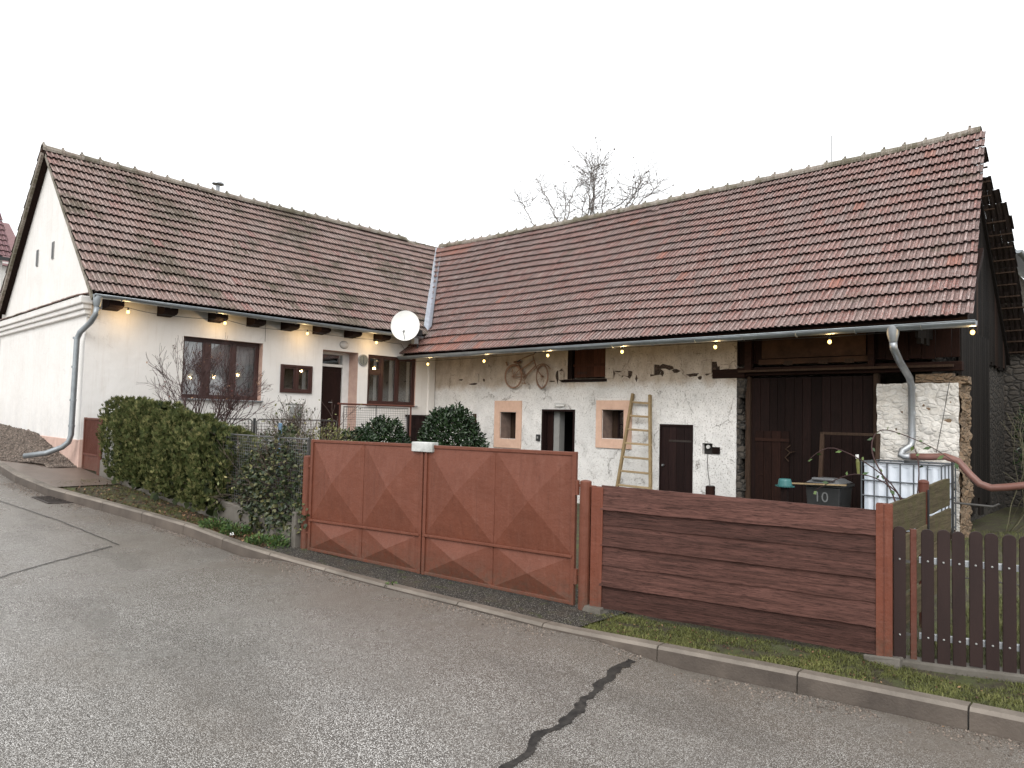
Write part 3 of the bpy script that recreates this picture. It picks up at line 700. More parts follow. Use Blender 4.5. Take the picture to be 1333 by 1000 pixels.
# rafter ends
for yy in (4.81, 5.86, 6.94, 7.84, 8.70, 9.56, 10.48, 11.40):
    m = MB()
    L = .62
    m.prism([(XH - .1, ZE - .06 + .42), (XH - .1, 3.72), (XE - .12, 3.76), (XE - .05, 3.80), (XE - .05, ZE - .08)], lambda a, b, d, yy=yy: (a, yy + d, b), -.14, .14)
    m.build('rafter_end', M['rafter'], house, bevel=.006)
# soffit band behind rafters
m = MB(); m.box(XH - .02, XH + .02, YG + .02, 12.7, 4.28, 4.42, .5); m.build('wall_plate', M['rafter'], house)
def gutter(name, parent, a, b, mat, r=.072, fall=0):
    a, b = Vector(a), Vector(b); d = (b - a).normalized(); side = d.cross(Vector((0, 0, 1))).normalized(); m = MB(); m.open = True
    nseg = 14
    vs = []
    for i in range(nseg + 1):
        p = a.lerp(b, i / nseg) + Vector((0, 0, .006 * math.sin(i * 1.7)))
        for k in range(11):
            an = math.pi * (1 + k / 10); vs.append(p + side * math.cos(an) * r + Vector((0, 0, math.sin(an) * r)))
        for k in range(10, -1, -1):
            an = math.pi * (1 + k / 10); vs.append(p + side * math.cos(an) * (r - .004) + Vector((0, 0, math.sin(an) * (r - .004))))
    n_ = 22; fs = []
    for i in range(nseg):
        for k in range(n_): fs.append((i * n_ + k, i * n_ + (k + 1) % n_, (i + 1) * n_ + (k + 1) % n_, (i + 1) * n_ + k))
    m.add(vs, fs, .5)
    for e in (a, b):
        m.add([e] + [e + side * math.cos(math.pi * (1 + k / 10)) * r + Vector((0, 0, math.sin(math.pi * (1 + k / 10)) * r)) for k in range(11)], [tuple(range(1, 12))], .5)
    for sg in (-1, 1): m.tube([a + side * r * sg, b + side * r * sg], .009, 6, .5)
    o = m.build(name, mat, parent, smooth=True)
    L = (b - a).length; q = MB()
    for i in range(int(L / .95)):
        p = a + d * (.5 + i * .95)
        q.tube([p + side * math.cos(math.pi * (1 + k / 10)) * (r + .006) + Vector((0, 0, math.sin(math.pi * (1 + k / 10)) * (r + .006))) for k in range(11)], .007, 5, .3)
    q.pieces('bracket', mat, o)
    return o
gutter('gutter', house, (XE + .055, 4.36, ZE - .02), (XE + .055, 12.50, ZE - .045), M['zinc'])
m = MB(); m.tube([(XE + .05, 4.44, ZE - .05), (XE + .05, 4.43, ZE - .16), (XE + .045, 4.43, 3.72)], [.085, .075, .055], 14, cap=False)
m.tube([(XE + .045, 4.43, 3.72), (XE + .04, 4.42, 3.58), (XE - .1, 4.38, 3.42), (XH + .02, 4.30, 3.24), (XH - .02, 4.26, 3.1), (XH - .03, 4.25, 1.22), (XH - .06, 4.22, 1.08), (XH - .14, 4.14, .98), (-16.10, 3.93, .86), (-16.42, 3.64, .79)], .052, 14)
dp = m.build('downpipe', M['zinc'], house, smooth=True)
m = MB()
for z in (3.12, 2.55, 1.9, 1.4): m.tube([(XH - .03, 4.25, z - .02), (XH - .03, 4.25, z + .02)], .06, 14)
m.pieces('collar', M['zinc'], dp)
m = MB(); m.tube([(-19.42, 8.5, 7.6), (-19.42, 8.5, 8.02)], .05, 10); m.tube([(-19.42, 8.5, 8.05), (-19.42, 8.5, 8.09), (-19.42, 8.5, 8.12)], [.16, .15, .03], 12)
m.build('roof_vent', M['galv'], house)

def window_sheer(m, mp, A, B, z0, z1, dep):
    m.open = True
    m.grid(lambda u, v: mp(lerp(A, B, u), lerp(z0 + .02, z1 - .02, v), -dep - .22 + .02 * math.sin(u * (B - A) * 60)), 160, 2, .5)
def window(parent, mp, a0, a1, z0, z1, dep, cols, mat=M['winwood'], transom=None, sill=True, curtains=True, room=.5, fw_=.055, curt=None, sheer=False):
    """frame set back by dep; cols = list of (start, end) pane spans"""
    f = MB(); d0, d1 = -dep - .06, -dep + .02
    bx = lambda A, B, Z, Y, D, E, mm: mm.box(A, B, Z, Y, D, E, .5, mp=mp)
    bx(a0, a0 + fw_, z0, z1, d0, d1, f); bx(a1 - fw_, a1, z0, z1, d0, d1, f); bx(a0 + fw_, a1 - fw_, z1 - fw_, z1, d0, d1, f); bx(a0 + fw_, a1 - fw_, z0, z0 + fw_, d0, d1, f)
    for c, dd in zip(cols[:-1], cols[1:]): bx(c[1], dd[0], z0 + fw_, z1 - fw_, d0 + .002, d1 - .004, f)
    w = f.build('window', mat, parent, bevel=.006)
    for i, c in enumerate(cols):
        lo, hi = z0 + fw_, z1 - fw_; parts = [(lo, hi)]
        if transom and i == transom[0]:
            t = MB(); bx(c[0], c[1], transom[1] - .035, transom[1] + .035, d0 + .002, d1 - .004, t); t.build('transom', mat, w, bevel=.005); parts = [(lo, transom[1] - .035), (transom[1] + .035, hi)]
        for (l_, h_) in parts:
            s_ = MB(); q = .038
            bx(c[0], c[0] + q, l_, h_, d0 + .01, d1 - .018, s_); bx(c[1] - q, c[1], l_, h_, d0 + .01, d1 - .018, s_); bx(c[0] + q, c[1] - q, h_ - q, h_, d0 + .01, d1 - .018, s_); bx(c[0] + q, c[1] - q, l_, l_ + q, d0 + .01, d1 - .018, s_)
            s_.build('sash', mat, w, bevel=.004)
            g_ = MB(); g_.open = True; bx(c[0] + q - .005, c[1] - q + .005, l_ + q - .005, h_ - q + .005, -dep - .035, -dep - .029, g_); g_.build('pane', M['glass'], w)
    if sill:
        s_ = MB(); bx(a0 - .04, a1 + .04, z0 - .035, z0 - .004, -dep, .07, s_); s_.build('sill', M['zinc'], w, bevel=.004)
    r_ = MB(); r_.open = True; dd = -dep - .07 - room
    e = .25
    for q in ([(a0 - e, z0 - e, dd), (a1 + e, z0 - e, dd), (a1 + e, z1 + e, dd), (a0 - e, z1 + e, dd)],):
        r_.quad(*[mp(*p) for p in q], .5)
    for (A, B) in (((a0 - e, z0 - e), (a1 + e, z0 - e)), ((a1 + e, z0 - e), (a1 + e, z1 + e)), ((a1 + e, z1 + e), (a0 - e, z1 + e)), ((a0 - e, z1 + e), (a0 - e, z0 - e))):
        r_.quad(mp(*A, -dep - .07), mp(*B, -dep - .07), mp(*B, dd), mp(*A, dd), .5)
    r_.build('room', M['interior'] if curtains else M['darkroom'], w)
    if sheer:
        c_ = MB(); window_sheer(c_, mp, curt[0][0], curt[0][1], z0, z1, dep); c_.build('net_curtain', M['net'], w, smooth=True); curt = [(6.80, 6.92), (7.42, 7.54), (7.98, 8.08)]
    if curt:
        c_ = MB(); c_.open = True
        for (A, B) in curt:
            def fn(u, v, A=A, B=B): return mp(lerp(A, B, u), lerp(z0 + .03, z1 - .03, v), -dep - .13 + .014 * math.sin(u * (B - A) * 95))
            c_.grid(fn, max(4, int((B - A) * 80)), 2, .5)
        c_.build('curtain', M['curtain'], w, smooth=True)
    return w
window(house, mpH, W1[0], W1[1] - .01, W1[2], W1[3], .18, [(6.36, 6.84), (6.95, 7.47), (7.54, 8.07)], curt=[(6.30, 8.12)], sheer=True)
window(house, mpH, SW[0], SW[1], SW[2], SW[3], -.02, [(8.66, 8.99), (9.05, 9.39)], sill=False, curt=[(9.25, 9.36)], fw_=.06)
window(house, mpH, W2[0], W2[1], W2[2], W2[3], .06, [(11.175, 11.57), (11.63, 12.11), (12.17, 12.69)], transom=(0, 2.90), curt=[(11.44, 11.54), (11.96, 12.12), (12.56, 12.68)])
# front door in its recess
mpD = lambda a, z, d: (XH - .45 + d, a, z)
m = MB()
for (a, b, c, d_) in ((9.74, 9.79, 1.02, 3.37), (10.60, 10.80, 1.02, 3.37), (9.79, 10.60, 3.30, 3.37), (9.79, 10.60, 2.98, 3.05)): m.box(a, b, c, d_, -.05, .05, .5, mp=mpD)
fr = m.build('door_frame', M['white'], house, bevel=.006)
m = MB(); m.box(9.79, 10.60, 1.04, 2.98, -.04, 0, .5, mp=mpD)
for (a, b, c, d_) in ((9.90, 10.50, 1.15, 1.75), (9.90, 10.50, 1.9, 2.85)): m.box(a, b, c, d_, 0, .015, .5, mp=mpD)
do = m.build('front_door', M['darkdoor'], house, bevel=.008)
m = MB(); m.tube([mpD(10.31, 2.05, .0), mpD(10.31, 2.05, .05), mpD(10.2, 2.05, .055)], .011, 8); m.build('handle', M['galv'], do)
m = MB(); m.box(9.79, 10.60, 3.05, 3.30, -.02, -.01, .5, mp=mpD); m.build('transom_pane', M['glass'], fr)
m = MB(); m.box(9.76, 10.7, 2.95, 3.36, -.5, -.3, .5, mp=mpD); m.build('hallway', M['interior'], house)
# terrace slab in front of the door
ter = thing('terrace', (-14.9, 10.5, .3), 'raised concrete terrace slab in front of the dark front door', 'terrace')
m = MB(); m.box(XH - .44, -14.05, 8.75, 12.9, -.3, 1.0, .5); m.build('slab', M['concrete'], ter, bevel=.02)
# thin cable on the facade
m = MB(); m.tube([(XH + .015, 8.17, 4.0), (XH + .015, 8.17, 3.42)], .005, 5); m.build('cable', M['darkwire'], house)
# string course / pilaster by the inner corner
m = MB(); m.box(XH, XH + .07, 13.18, 13.40, -.2, 4.2, .5); m.build('pilaster', M['plaster'], house)

# ================================================================== BARN
YB = 13.43
XB1 = -2.63
barn = thing('barn', (-9, YB, -.19), 'long farm barn with crumbling white plaster, red tiled roof and dark plank doors', 'barn')
mpB = lambda a, z, d: (a, YB - d, z)
HT = (-10.82, -9.70, 2.72, 3.60); BW1 = (-13.03, -12.47, 1.22, 1.90); BD = (-11.60, -10.56, -.25, 1.99); BW2 = (-9.75, -9.16, 1.34, 1.99); SD = (-8.23, -7.43, -.25, 1.70); MBX = (-7.22, -6.99, 1.10, 1.33)
m = MB(); m.open = True
nx, nz = 130, 52
holes = [HT, BW1, BD, BW2, SD, MBX]
x0, x1 = XH, -6.48; z0, z1 = -.4, 3.9
wall_holes(m, mpB, x0, x1, z0, z1, [HT + (.3,), BW1 + (.42, 1), BD + (.42,), BW2 + (.42, 1), SD + (.06,), MBX + (.12,)], .3)
m.quad(mpB(x1, z0, 0), mpB(x1, z0, -.45), mpB(x1, z1, -.45), mpB(x1, z1, 0), .5)
m.build('wall', [M['barn'], simple('dirty_pink_reveal', (.30, .22, .18), (.18, .13, .11), 9, .9, 0, .5, 40)], barn)
# dark boarding takes over above the plaster at its right end
# broken plaster lumps / exposed stones along the old wall plate
m = MB(); rr = random.Random(11)
def lump(m, x, z, w, h, d=.05, jt=.25):
    m.open = True
    c = Vector((x, YB, z)); N_ = 9; ring = []
    for k in range(N_):
        an = 2 * math.pi * k / N_; q = rr.uniform(1 - jt, 1 + jt)
        ring.append((math.cos(an) * w / 2 * q, math.sin(an) * h / 2 * q))
    vs = [Vector((x + a, YB + .005, z + b)) for a, b in ring] + [Vector((x + a * .72, YB - d * rr.uniform(.7, 1.1), z + b * .72)) for a, b in ring] + [Vector((x, YB - d, z))]
    fs = [(k, (k + 1) % N_, N_ + (k + 1) % N_, N_ + k) for k in range(N_)] + [(N_ + k, N_ + (k + 1) % N_, 2 * N_) for k in range(N_)]
    m.add(vs, fs, rr.random())
for (x, z, w, h) in [(-11.0, 2.82, .20, .22), (-9.56, 2.83, .18, .24), (-10.93, 3.12, .10, .12), (-9.5, 3.1, .10, .15), (-9.15, 2.83, .15, .14), (-8.47, 2.90, .20, .24), (-7.12, 2.90, .20, .28), (-6.72, 2.89, .2, .12), (-13.95, 2.82, .12, .22)]:
    m.box(x - w / 2, x + w / 2, YB - .03, YB + .05, z - h / 2, z + h / 2, jit=.018)
m.pieces('exposed_stone', M['barn'], barn, bevel=.015)
m = MB()
for (x, z, w, h) in [(-11.03, 2.80, .30, .34), (-9.54, 2.83, .26, .34), (-8.40, 2.88, .34, .32), (-7.05, 2.88, .34, .36), (-9.05, 2.81, .30, .20), (-6.8, 2.84, .4, .22)]: lump(m, x, z, w, h, .006, .4)
for (x, z, w, h) in [(-11.14, 2.78, .14, .28), (-9.22, 2.80, .10, .16), (-8.05, 2.93, .42, .14), (-7.85, 2.84, .18, .08), (-8.2, 2.80, .10, .16), (-7.45, 2.74, .3, .08), (-7.3, 2.68, .10, .10), (-8.85, 2.70, .07, .14), (-9.35, 2.87, .2, .05), (-14.1, 2.66, .34, .05), (-13.7, 2.75, .08, .1), (-14.6, 2.78, .2, .04), (-11.3, 2.68, .16, .04), (-6.62, 2.78, .16, .10), (-6.95, 2.73, .18, .05)]:
    lump(m, x, z, w, h, .012, .45)
m.pieces('broken_patch', M['crust'], barn)
# ragged plaster edge by the big doors
m = MB(); z = -.3
while z < 2.75:
    h = rr.uniform(.10, .26); w = rr.uniform(.05, .17)
    m.box(-6.50, -6.48 + w, YB + .02, YB + .30, z, z + h - .01, jit=.015); z += h
m.build('jamb_stone', M['darkstone'], barn)
m = MB(); m.box(-6.34, -6.24, YB + .10, YB + .22, -.3, 2.74); m.box(-3.97, -3.88, YB + .10, YB + .22, -.3, 2.74); m.pieces('door_jamb', M['palewood'], barn, bevel=.008)

# peach surrounds
for (a0, a1, z0_, z1_, H) in ((-13.24, -12.28, .98, 2.20, BW1), (-9.92, -8.95, 1.12, 2.21, BW2)):
    m = MB()
    m.box(a0, H[0] - .01, z0_, z1_, -.01, .035, .5, mp=mpB); m.box(H[1] + .01, a1, z0_, z1_, -.01, .035, .5, mp=mpB); m.box(H[0] - .01, H[1] + .01, H[3] + .01, z1_, -.01, .035, .5, mp=mpB); m.box(H[0] - .01, H[1] + .01, z0_, H[2] - .01, -.01, .035, .5, mp=mpB)
    m.build('window_surround', M['peach'], barn)
for H in (BW1, BW2):
    f = MB(); b = lambda A, B, Z, Y: f.box(A, B, Z, Y, -.41, -.37, .5, mp=mpB)
    b(H[0] + .16, H[0] + .20, H[2], H[3]); b(H[1] - .05, H[1], H[2], H[3]); b(H[0] + .2, H[1] - .05, H[3] - .04, H[3]); b(H[0] + .2, H[1] - .05, H[2], H[2] + .04); b(H[0] + .2, H[1] - .05, (H[2] + H[3]) / 2 - .012, (H[2] + H[3]) / 2 + .012)
    m_ = MB(); m_.box(H[0], H[0] + .16, H[2], H[3], -.42, -.38, .5, mp=mpB)
    w = f.build('window', M['smalldoor'], barn); m_.build('reveal_board', M['palewood'], w)
    p = MB(); p.box(H[0] + .2, H[1] - .05, H[2] + .04, H[3] - .04, -.395, -.388, .5, mp=mpB); p.build('pane', M['glass'], w)
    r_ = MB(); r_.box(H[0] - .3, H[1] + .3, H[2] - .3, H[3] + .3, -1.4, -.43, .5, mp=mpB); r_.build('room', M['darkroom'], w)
    st = MB(); st.beam(mpB(H[1] - .19, H[2] + .02, -.20), mpB(H[1] - .06, H[2] + .40, -.3), .03, .03); st.build('stick', M['palewood'], w)
# open doorway
m = MB(); m.box(BD[0], BD[0] + .05, BD[2], BD[3], -.16, .02, .5, mp=mpB); m.box(BD[1] - .05, BD[1], BD[2], BD[3], -.16, .02, .5, mp=mpB); m.box(BD[0] + .05, BD[1] - .05, BD[3] - .05, BD[3], -.16, .02, .5, mp=mpB)
df = m.build('door_frame', M['smalldoor'], barn, bevel=.005)
m = MB(); m.box(BD[0] + .05, BD[0] + .22, BD[2], BD[3] - .05, -.2, -.16, .5, mp=mpB); m.build('door_leaf', M['darkdoor'], df)
m = MB(); m.box(BD[0] + .22, BD[0] + .40, BD[2], BD[3] - .05, -.40, -.2, .5, mp=mpB); m.build('inner_reveal', M['grey'], df)
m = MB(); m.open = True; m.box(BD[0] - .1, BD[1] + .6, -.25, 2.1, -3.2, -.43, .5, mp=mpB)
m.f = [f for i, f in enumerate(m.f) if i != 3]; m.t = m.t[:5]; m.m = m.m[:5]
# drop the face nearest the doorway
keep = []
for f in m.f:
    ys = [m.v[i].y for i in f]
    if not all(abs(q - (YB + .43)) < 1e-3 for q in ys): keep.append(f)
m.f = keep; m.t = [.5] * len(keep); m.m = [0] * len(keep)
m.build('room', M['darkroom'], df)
hg = MB()
for i in range(10):
    a = BD[0] + .44 + i * .057; hg.box(a, a + .042, .0, .62 + .02 * math.sin(i), -.30, -.28, mp=mpB)
hg.box(BD[0] + .42, BD[1] - .02, .15, .20, -.32, -.30, .5, mp=mpB); hg.box(BD[0] + .42, BD[1] - .02, .45, .50, -.32, -.30, .5, mp=mpB)
hg.build('half_gate', M['lighterwood'], df)
# hatch under the eave
m = MB(); mm = 0
a = HT[0] + .16
while a < HT[1] - .03:
    w = min(.19, HT[1] - a); m.box(a, a + w - .006, HT[2] + .04, HT[3], -.10, -.07, mp=mpB); a += w
m.box(HT[0] + .14, HT[1], 3.02, 3.08, -.07, -.045, .2, mp=mpB)
ha = m.build('hatch', M['hatchwood'], barn, bevel=.003)
m = MB(); m.box(HT[0], HT[0] + .14, HT[2], HT[3], -.14, .0, .2, mp=mpB); m.box(HT[0] - .15, HT[1] + .05, HT[2] - .07, HT[2] - .005, -.12, .04, .5, mp=mpB); m.build('frame', M['doorwood'], ha, bevel=.006)
m = MB()
for i in range(5): m.box(HT[0] + .26 + i * .06, HT[0] + .285 + i * .06, 2.84, 2.90, -.07, -.066, .1, mp=mpB)
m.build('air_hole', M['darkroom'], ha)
# small plank door
m = MB(); a = SD[0] + .03
for w in (.19, .18, .19, .18):
    m.box(a, a + w - .005, SD[2], SD[3] - .04, -.05, -.02, mp=mpB); a += w
sdo = m.build('stable_door', M['smalldoor'], barn, bevel=.003)
m = MB(); m.box(SD[0], SD[0] + .03, SD[2], SD[3], -.06, .01, .6, mp=mpB); m.box(SD[1] - .03, SD[1], SD[2], SD[3], -.06, .01, .6, mp=mpB); m.box(SD[0] + .03, SD[1] - .03, SD[3] - .04, SD[3], -.06, .01, .6, mp=mpB); m.build('frame', M['smalldoor'], sdo)
m = MB(); m.box(SD[0] + .22, SD[1] + .02, 1.33, 1.37, -.02, -.008, .5, mp=mpB); m.pieces('hinge', M['iron'], sdo)
m = MB(); m.tube([mpB(SD[0] + .09, .82, -.02), mpB(SD[0] + .09, .82, .03)], .022, 8); m.build('knob', M['galv'], sdo)
# big plank doors and wicket
m = MB(); a = -6.24; i = 0
while a < -3.97:
    w = rr.uniform(.15, .2); w = min(w, -3.97 - a); m.box(a, a + w - .006, -.25, 2.66, -.20 - rr.uniform(0, .008), -.16, mp=mpB); a += w
bd = m.build('barn_door', M['doorwood'], barn, bevel=.003)
m = MB(); a = -6.14
for w in (.17, .16, .18, .16):
    m.box(a, a + w - .006, -.2, 1.62, -.158, -.135, mp=mpB); a += w
wk = m.build('wicket', M['lighterwood'], bd, bevel=.003)
m = MB(); m.box(-6.14, -5.46, 1.42, 1.48, -.135, -.115, .6, mp=mpB); m.box(-6.08, -5.98, .75, .79, -.135, -.12, .3, mp=mpB); m.pieces('hinge', M['beamx'], wk)
m = MB(); m.tube([mpB(-5.45, 1.36, -.15), mpB(-5.53, 1.28, -.12), mpB(-5.44, 1.22, -.1), mpB(-5.34, 1.25, -.11), mpB(-5.44, 1.22, -.1), mpB(-5.53, 1.12, -.1), mpB(-5.47, 1.05, -.11)], .014, 6); m.build('latch', M['palewood'], wk)
# lintel beam, eave boarding
m = MB(); m.box(-6.75, -2.60, YB + .02, YB + .20, 2.70, 2.86, .4); m.box(-7.0, -6.3, YB - .03, YB + .15, 2.66, 2.84, .2)
m.build('lintel', M['beamx'], barn, bevel=.012)
m = MB(); a = -7.05
while a < -2.62:
    w = rr.uniform(.16, .24); w = min(w, -2.62 - a); z_ = 2.92 + rr.uniform(-.02, .02); m.box(a, a + w - .008, YB + .02, YB + .05, z_, 4.4); a += w
m.build('eave_boarding', M['uppery'], barn, bevel=.003)
m = MB(); m.box(-5.95, -4.05, YB - .03, YB + .015, 3.02, 3.42, .9); m.box(-6.0, -4.0, YB - .06, YB - .0, 2.90, 3.0, .7); m.build('infill_panel', simple('clay_infill', (.075, .04, .024), (.025, .015, .011), 3, .9, 0, .6, 30, spec=.1), barn)
m = MB(); 
for a in (-5.5, -4.85, -4.4): m.box(a, a + .16, YB - .065, YB - .02, 2.88, 2.96, .2)
m.box(-6.4, -2.7, YB - .12, YB - .04, 2.76, 2.80, .9); m.pieces('ledger', M['palewood'], barn)
m = MB(); m.box(-4.0, -3.9, YB - .1, YB - .02, 2.8, 3.8, .3); m.box(-6.28, -6.14, YB - .08, YB, 2.78, 3.7, .5); m.pieces('strut', M['beamx'], barn)
# rafter tails of the barn (dark, under the deep eave)
for i in range(14):
    xx = -15.1 + i * .98
    m = MB(); m.prism([(YB + .1, ZBE + bs * (YB + .1 - YE) - .05), (YB + .1, ZBE + bs * (YB + .1 - YE) - .20), (YE + .14, ZBE - .06), (YE + .10, ZBE + .02)], lambda a, b, d, xx=xx: (xx + d, a, b), -.06, .06)
    m.build('rafter_end', M['rafter'], barn)
# stone pier on the right
def noisy_face(name, mp, a0, a1, z0, z1, mat, amp, nx, nz, sc=5, edge=.02):
    m = MB(); m.open = True
    def fn(u, v):
        a, z = lerp(a0, a1, u), lerp(z0, z1, v)
        if u in (0, 1): a += noise.noise(Vector((z * 5, 3, u))) * edge
        if v == 1: z += noise.noise(Vector((a * 6, 1, 2))) * edge
        return mp(a, z, amp * noise.noise(Vector((a * sc, z * sc, 1.7))) + amp * .6 * noise.noise(Vector((a * sc * 2.5, z * sc * 2.5, 5))))
    m.grid(fn, nx, nz, .5); return m.build(name, mat, barn, smooth=True)
m = MB(); m.box(-3.85, XB1 - .01, YB + .03, YB + .8, -.4, 2.47, .5); m.build('pier', M['stone'], barn)
noisy_face('pier_face', lambda a, z, d: (a, YB + .0 - d, z), -3.88, XB1 - .01, -.4, 2.50, M['pierw'], .05, 50, 90, 5)
noisy_face('pier_side', lambda a, z, d: (XB1 + d + .005, a, z), YB + .0, YB + .75, -.4, 2.48, M['stone'], .07, 24, 90, 6, .03)
m = MB()
for i in range(7): m.box(-3.3 + i * .1, -3.21 + i * .1 + .06, YB + .1, YB + .4, 2.49, 2.60, jit=.02)
m.box(-3.3, -2.75, YB + .05, YB + .3, 2.52, 2.66, .9, jit=.02)
m.build('loose_stone', M['stone'], barn)
# cable hanging over the pier
m = MB(); m.tube([(-2.76, YB - .06, 2.52), (-2.84, YB - .07, 2.0), (-2.95, YB - .08, 1.35)], .006, 5); m.build('cable', M['darkwire'], barn)
# gable cladding
XG = -2.92
m = MB(); y = YB + .62
while y < 16.4:
    w = rr.uniform(.13, .2); zt = 3.5; m.box(XG + rr.uniform(0, .03) + .14, XG + .20, y, y + w - .008, .35 + rr.uniform(-.2, .15), zt); y += w
m.build('lower_cladding', M['clad'], barn)
XG = -3.24; m = MB(); y = YE + .35
while y < 20.2:
    w = rr.uniform(.14, .22); yc = y + w / 2
    zt = min(ZBE + bs * (yc - YE), ZBE + bs * (2 * YR_ - YE - yc)) - .12
    if zt > 3.3: m.box(XG + .17 + rr.uniform(-.02, .03), XG + .225, y, y + w - .008, min(3.18 + rr.uniform(-.08, .06), zt - .1), zt, mi=1 if rr.random() < .2 else 0)
    y += w
m.build('gable_cladding', [M['clad'], M['cladb']], barn)
m = MB(); m.box(-3.2, -3.08, 14.2, 20.4, -.3, 3.4, .5); m.box(XG + .0, XG + .1, YE + 1.3, 20.4, 3.3, 4.4, .5); m.build('gable_wall', M['darkstone'], barn)
m = MB(); m.box(-16, XG, 20.2, 20.4, -.3, 3.6, .5); m.build('rear_wall', M['barn'], barn)
# roof
cosB = 1 / math.hypot(1, bs); SLB = (YR_ - YE) / cosB; NCB = 18; EXB = SLB / NCB
Vb = Vector((0, cosB, bs * cosB)); Nb = Vector((0, -bs * cosB, cosB))
XL, XRT = -15.74, -2.20
XFAR = -19.4
def sag_b(u, v):
    x = XFAR + u; t = (x + 19.2) / 16.6
    rid = [.12, .05, 0., -.01, -.02, -.01, .04]; q = min(5.999, max(0, t * 6)); i = int(q); r_ = lerp(rid[i], rid[i + 1], q - i)
    return (v / SLB) * r_ + .022 * math.sin(x * 1.3 + v) * math.sin(v * 1.1)
ULEN = XRT - XFAR
def umap_b(u, v):   # right verge leans inwards to the ridge
    k = ss(.55, 1, u / ULEN); return (u - .52 * (v / SLB) * k, v)
def skip_b(u, v):
    p = Vector((XFAR, YE, ZBE)) + Vector((1, 0, 0)) * u + Vb * v
    if p.x < XL and p.z < ZE + .1: return True
    return p.x < XE + .05 and house_z(p.x) > p.z + .20 and p.z > ZE
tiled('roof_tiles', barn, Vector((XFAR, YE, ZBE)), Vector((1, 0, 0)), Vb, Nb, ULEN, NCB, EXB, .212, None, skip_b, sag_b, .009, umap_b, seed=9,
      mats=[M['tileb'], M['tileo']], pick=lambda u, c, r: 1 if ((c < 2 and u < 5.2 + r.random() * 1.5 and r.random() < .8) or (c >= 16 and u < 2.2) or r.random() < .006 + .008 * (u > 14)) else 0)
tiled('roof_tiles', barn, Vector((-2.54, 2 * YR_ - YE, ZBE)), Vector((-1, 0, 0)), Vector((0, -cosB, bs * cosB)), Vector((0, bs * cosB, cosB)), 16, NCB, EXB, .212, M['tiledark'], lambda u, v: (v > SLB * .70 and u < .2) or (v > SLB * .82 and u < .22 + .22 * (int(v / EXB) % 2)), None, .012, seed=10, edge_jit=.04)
slab(barn, 'roof_deck', (XL, YE + .08, ZBE - .0), (-2.40, YE + .08, ZBE - .0), (-2.90, YR_, ZBR - .06), (-19.3, YR_, ZBR - .0), .03, M['rafter'])
# battens seen under the ragged rear verge
m = MB()
for c in range(NCB + 1):
    yy = 2 * YR_ - YE - c * EXB * cosB; zz = ZBE + bs * cosB * c * EXB - .035
    m.box(-3.3, -2.56 + rr.uniform(-.12, .03) - (.22 if c > 12 else 0), yy - .02, yy + .02, zz - .03, zz, .9)
m.pieces('batten', M['palewood'], barn)
m = MB(); m.beam((-3.0, YR_, ZBR - .1), (-3.0, 2 * YR_ - YE, ZBE - .1), .08, .12);  m.build('verge_rafter', M['clad'], barn)
rid = [(-19.0, 7.70), (-16.64, 7.62), (-12.8, 7.56), (-9.3, 7.55), (-6.1, 7.54), (-3.9, 7.56), (-2.80, 7.62)]
ridge_tiles('ridge', barn, [(x, YR_, z + .05) for x, z in rid], M['ridge'], seed=7)
gutter('gutter', barn, (-15.72, YE - .05, ZBE - .03), (-2.16, YE - .05, ZBE - .07), M['zinc'], .082)
m = MB(); XO = -3.27
m.tube([(XO, YE - .05, 3.33), (XO, YE - .05, 3.20), (XO, YE - .04, 3.08)], [.098, .088, .058], 14, cap=False)
m.tube([(XO, YE - .04, 3.08), (XO, YE - .01, 2.98), (XO - .01, YE + .35, 2.80), (XO - .02, YB - .30, 2.58), (XO - .03, YB - .14, 2.44), (XO - .03, YB - .12, 1.52), (XO - .05, YB - .14, 1.44), (XO - .15, YB - .24, 1.36), (XO - .16, YB - .27, 1.29), (XO - .10, YB - .28, 1.27), (XO, YB - .28, 1.27)], .056, 14)
dp = m.build('downpipe', M['galv'], barn, smooth=True)
m = MB()
for z in (2.42, 2.0, 1.66): m.tube([(XO - .03, YB - .12, z - .02), (XO - .03, YB - .12, z + .02)], .064, 14)
m.pieces('collar', M['galv'], dp)
hose = MB(); hose.tube([(XO - .02, YB - .28, 1.27), (-3.0, YB - .29, 1.28), (-2.78, YB - .30, 1.30), (-2.6, YB - .31, 1.24), (-2.42, YB - .33, 1.02), (-2.3, YB - .34, .90), (-2.15, YB - .34, .85), (-1.95, YB - .35, .88), (-1.6, YB - .36, .95), (-1.0, YB - .36, .92), (-.2, YB - .3, .80)], .056, 14)
tag(hose.build('drain_hose', M['pvc'], loc=(XO, YB - .3, 1.27), smooth=True), 'orange plastic pipe running right from the barn downpipe over the stone pier', 'pipe')
m = MB(); m.tube([(-2.46, YB - .42, 1.05), (-2.42, YB - .25, 1.2), (-2.36, YB - .30, 1.05), (-2.40, YB - .42, .92), (-2.46, YB - .42, 1.05)], .008, 6)
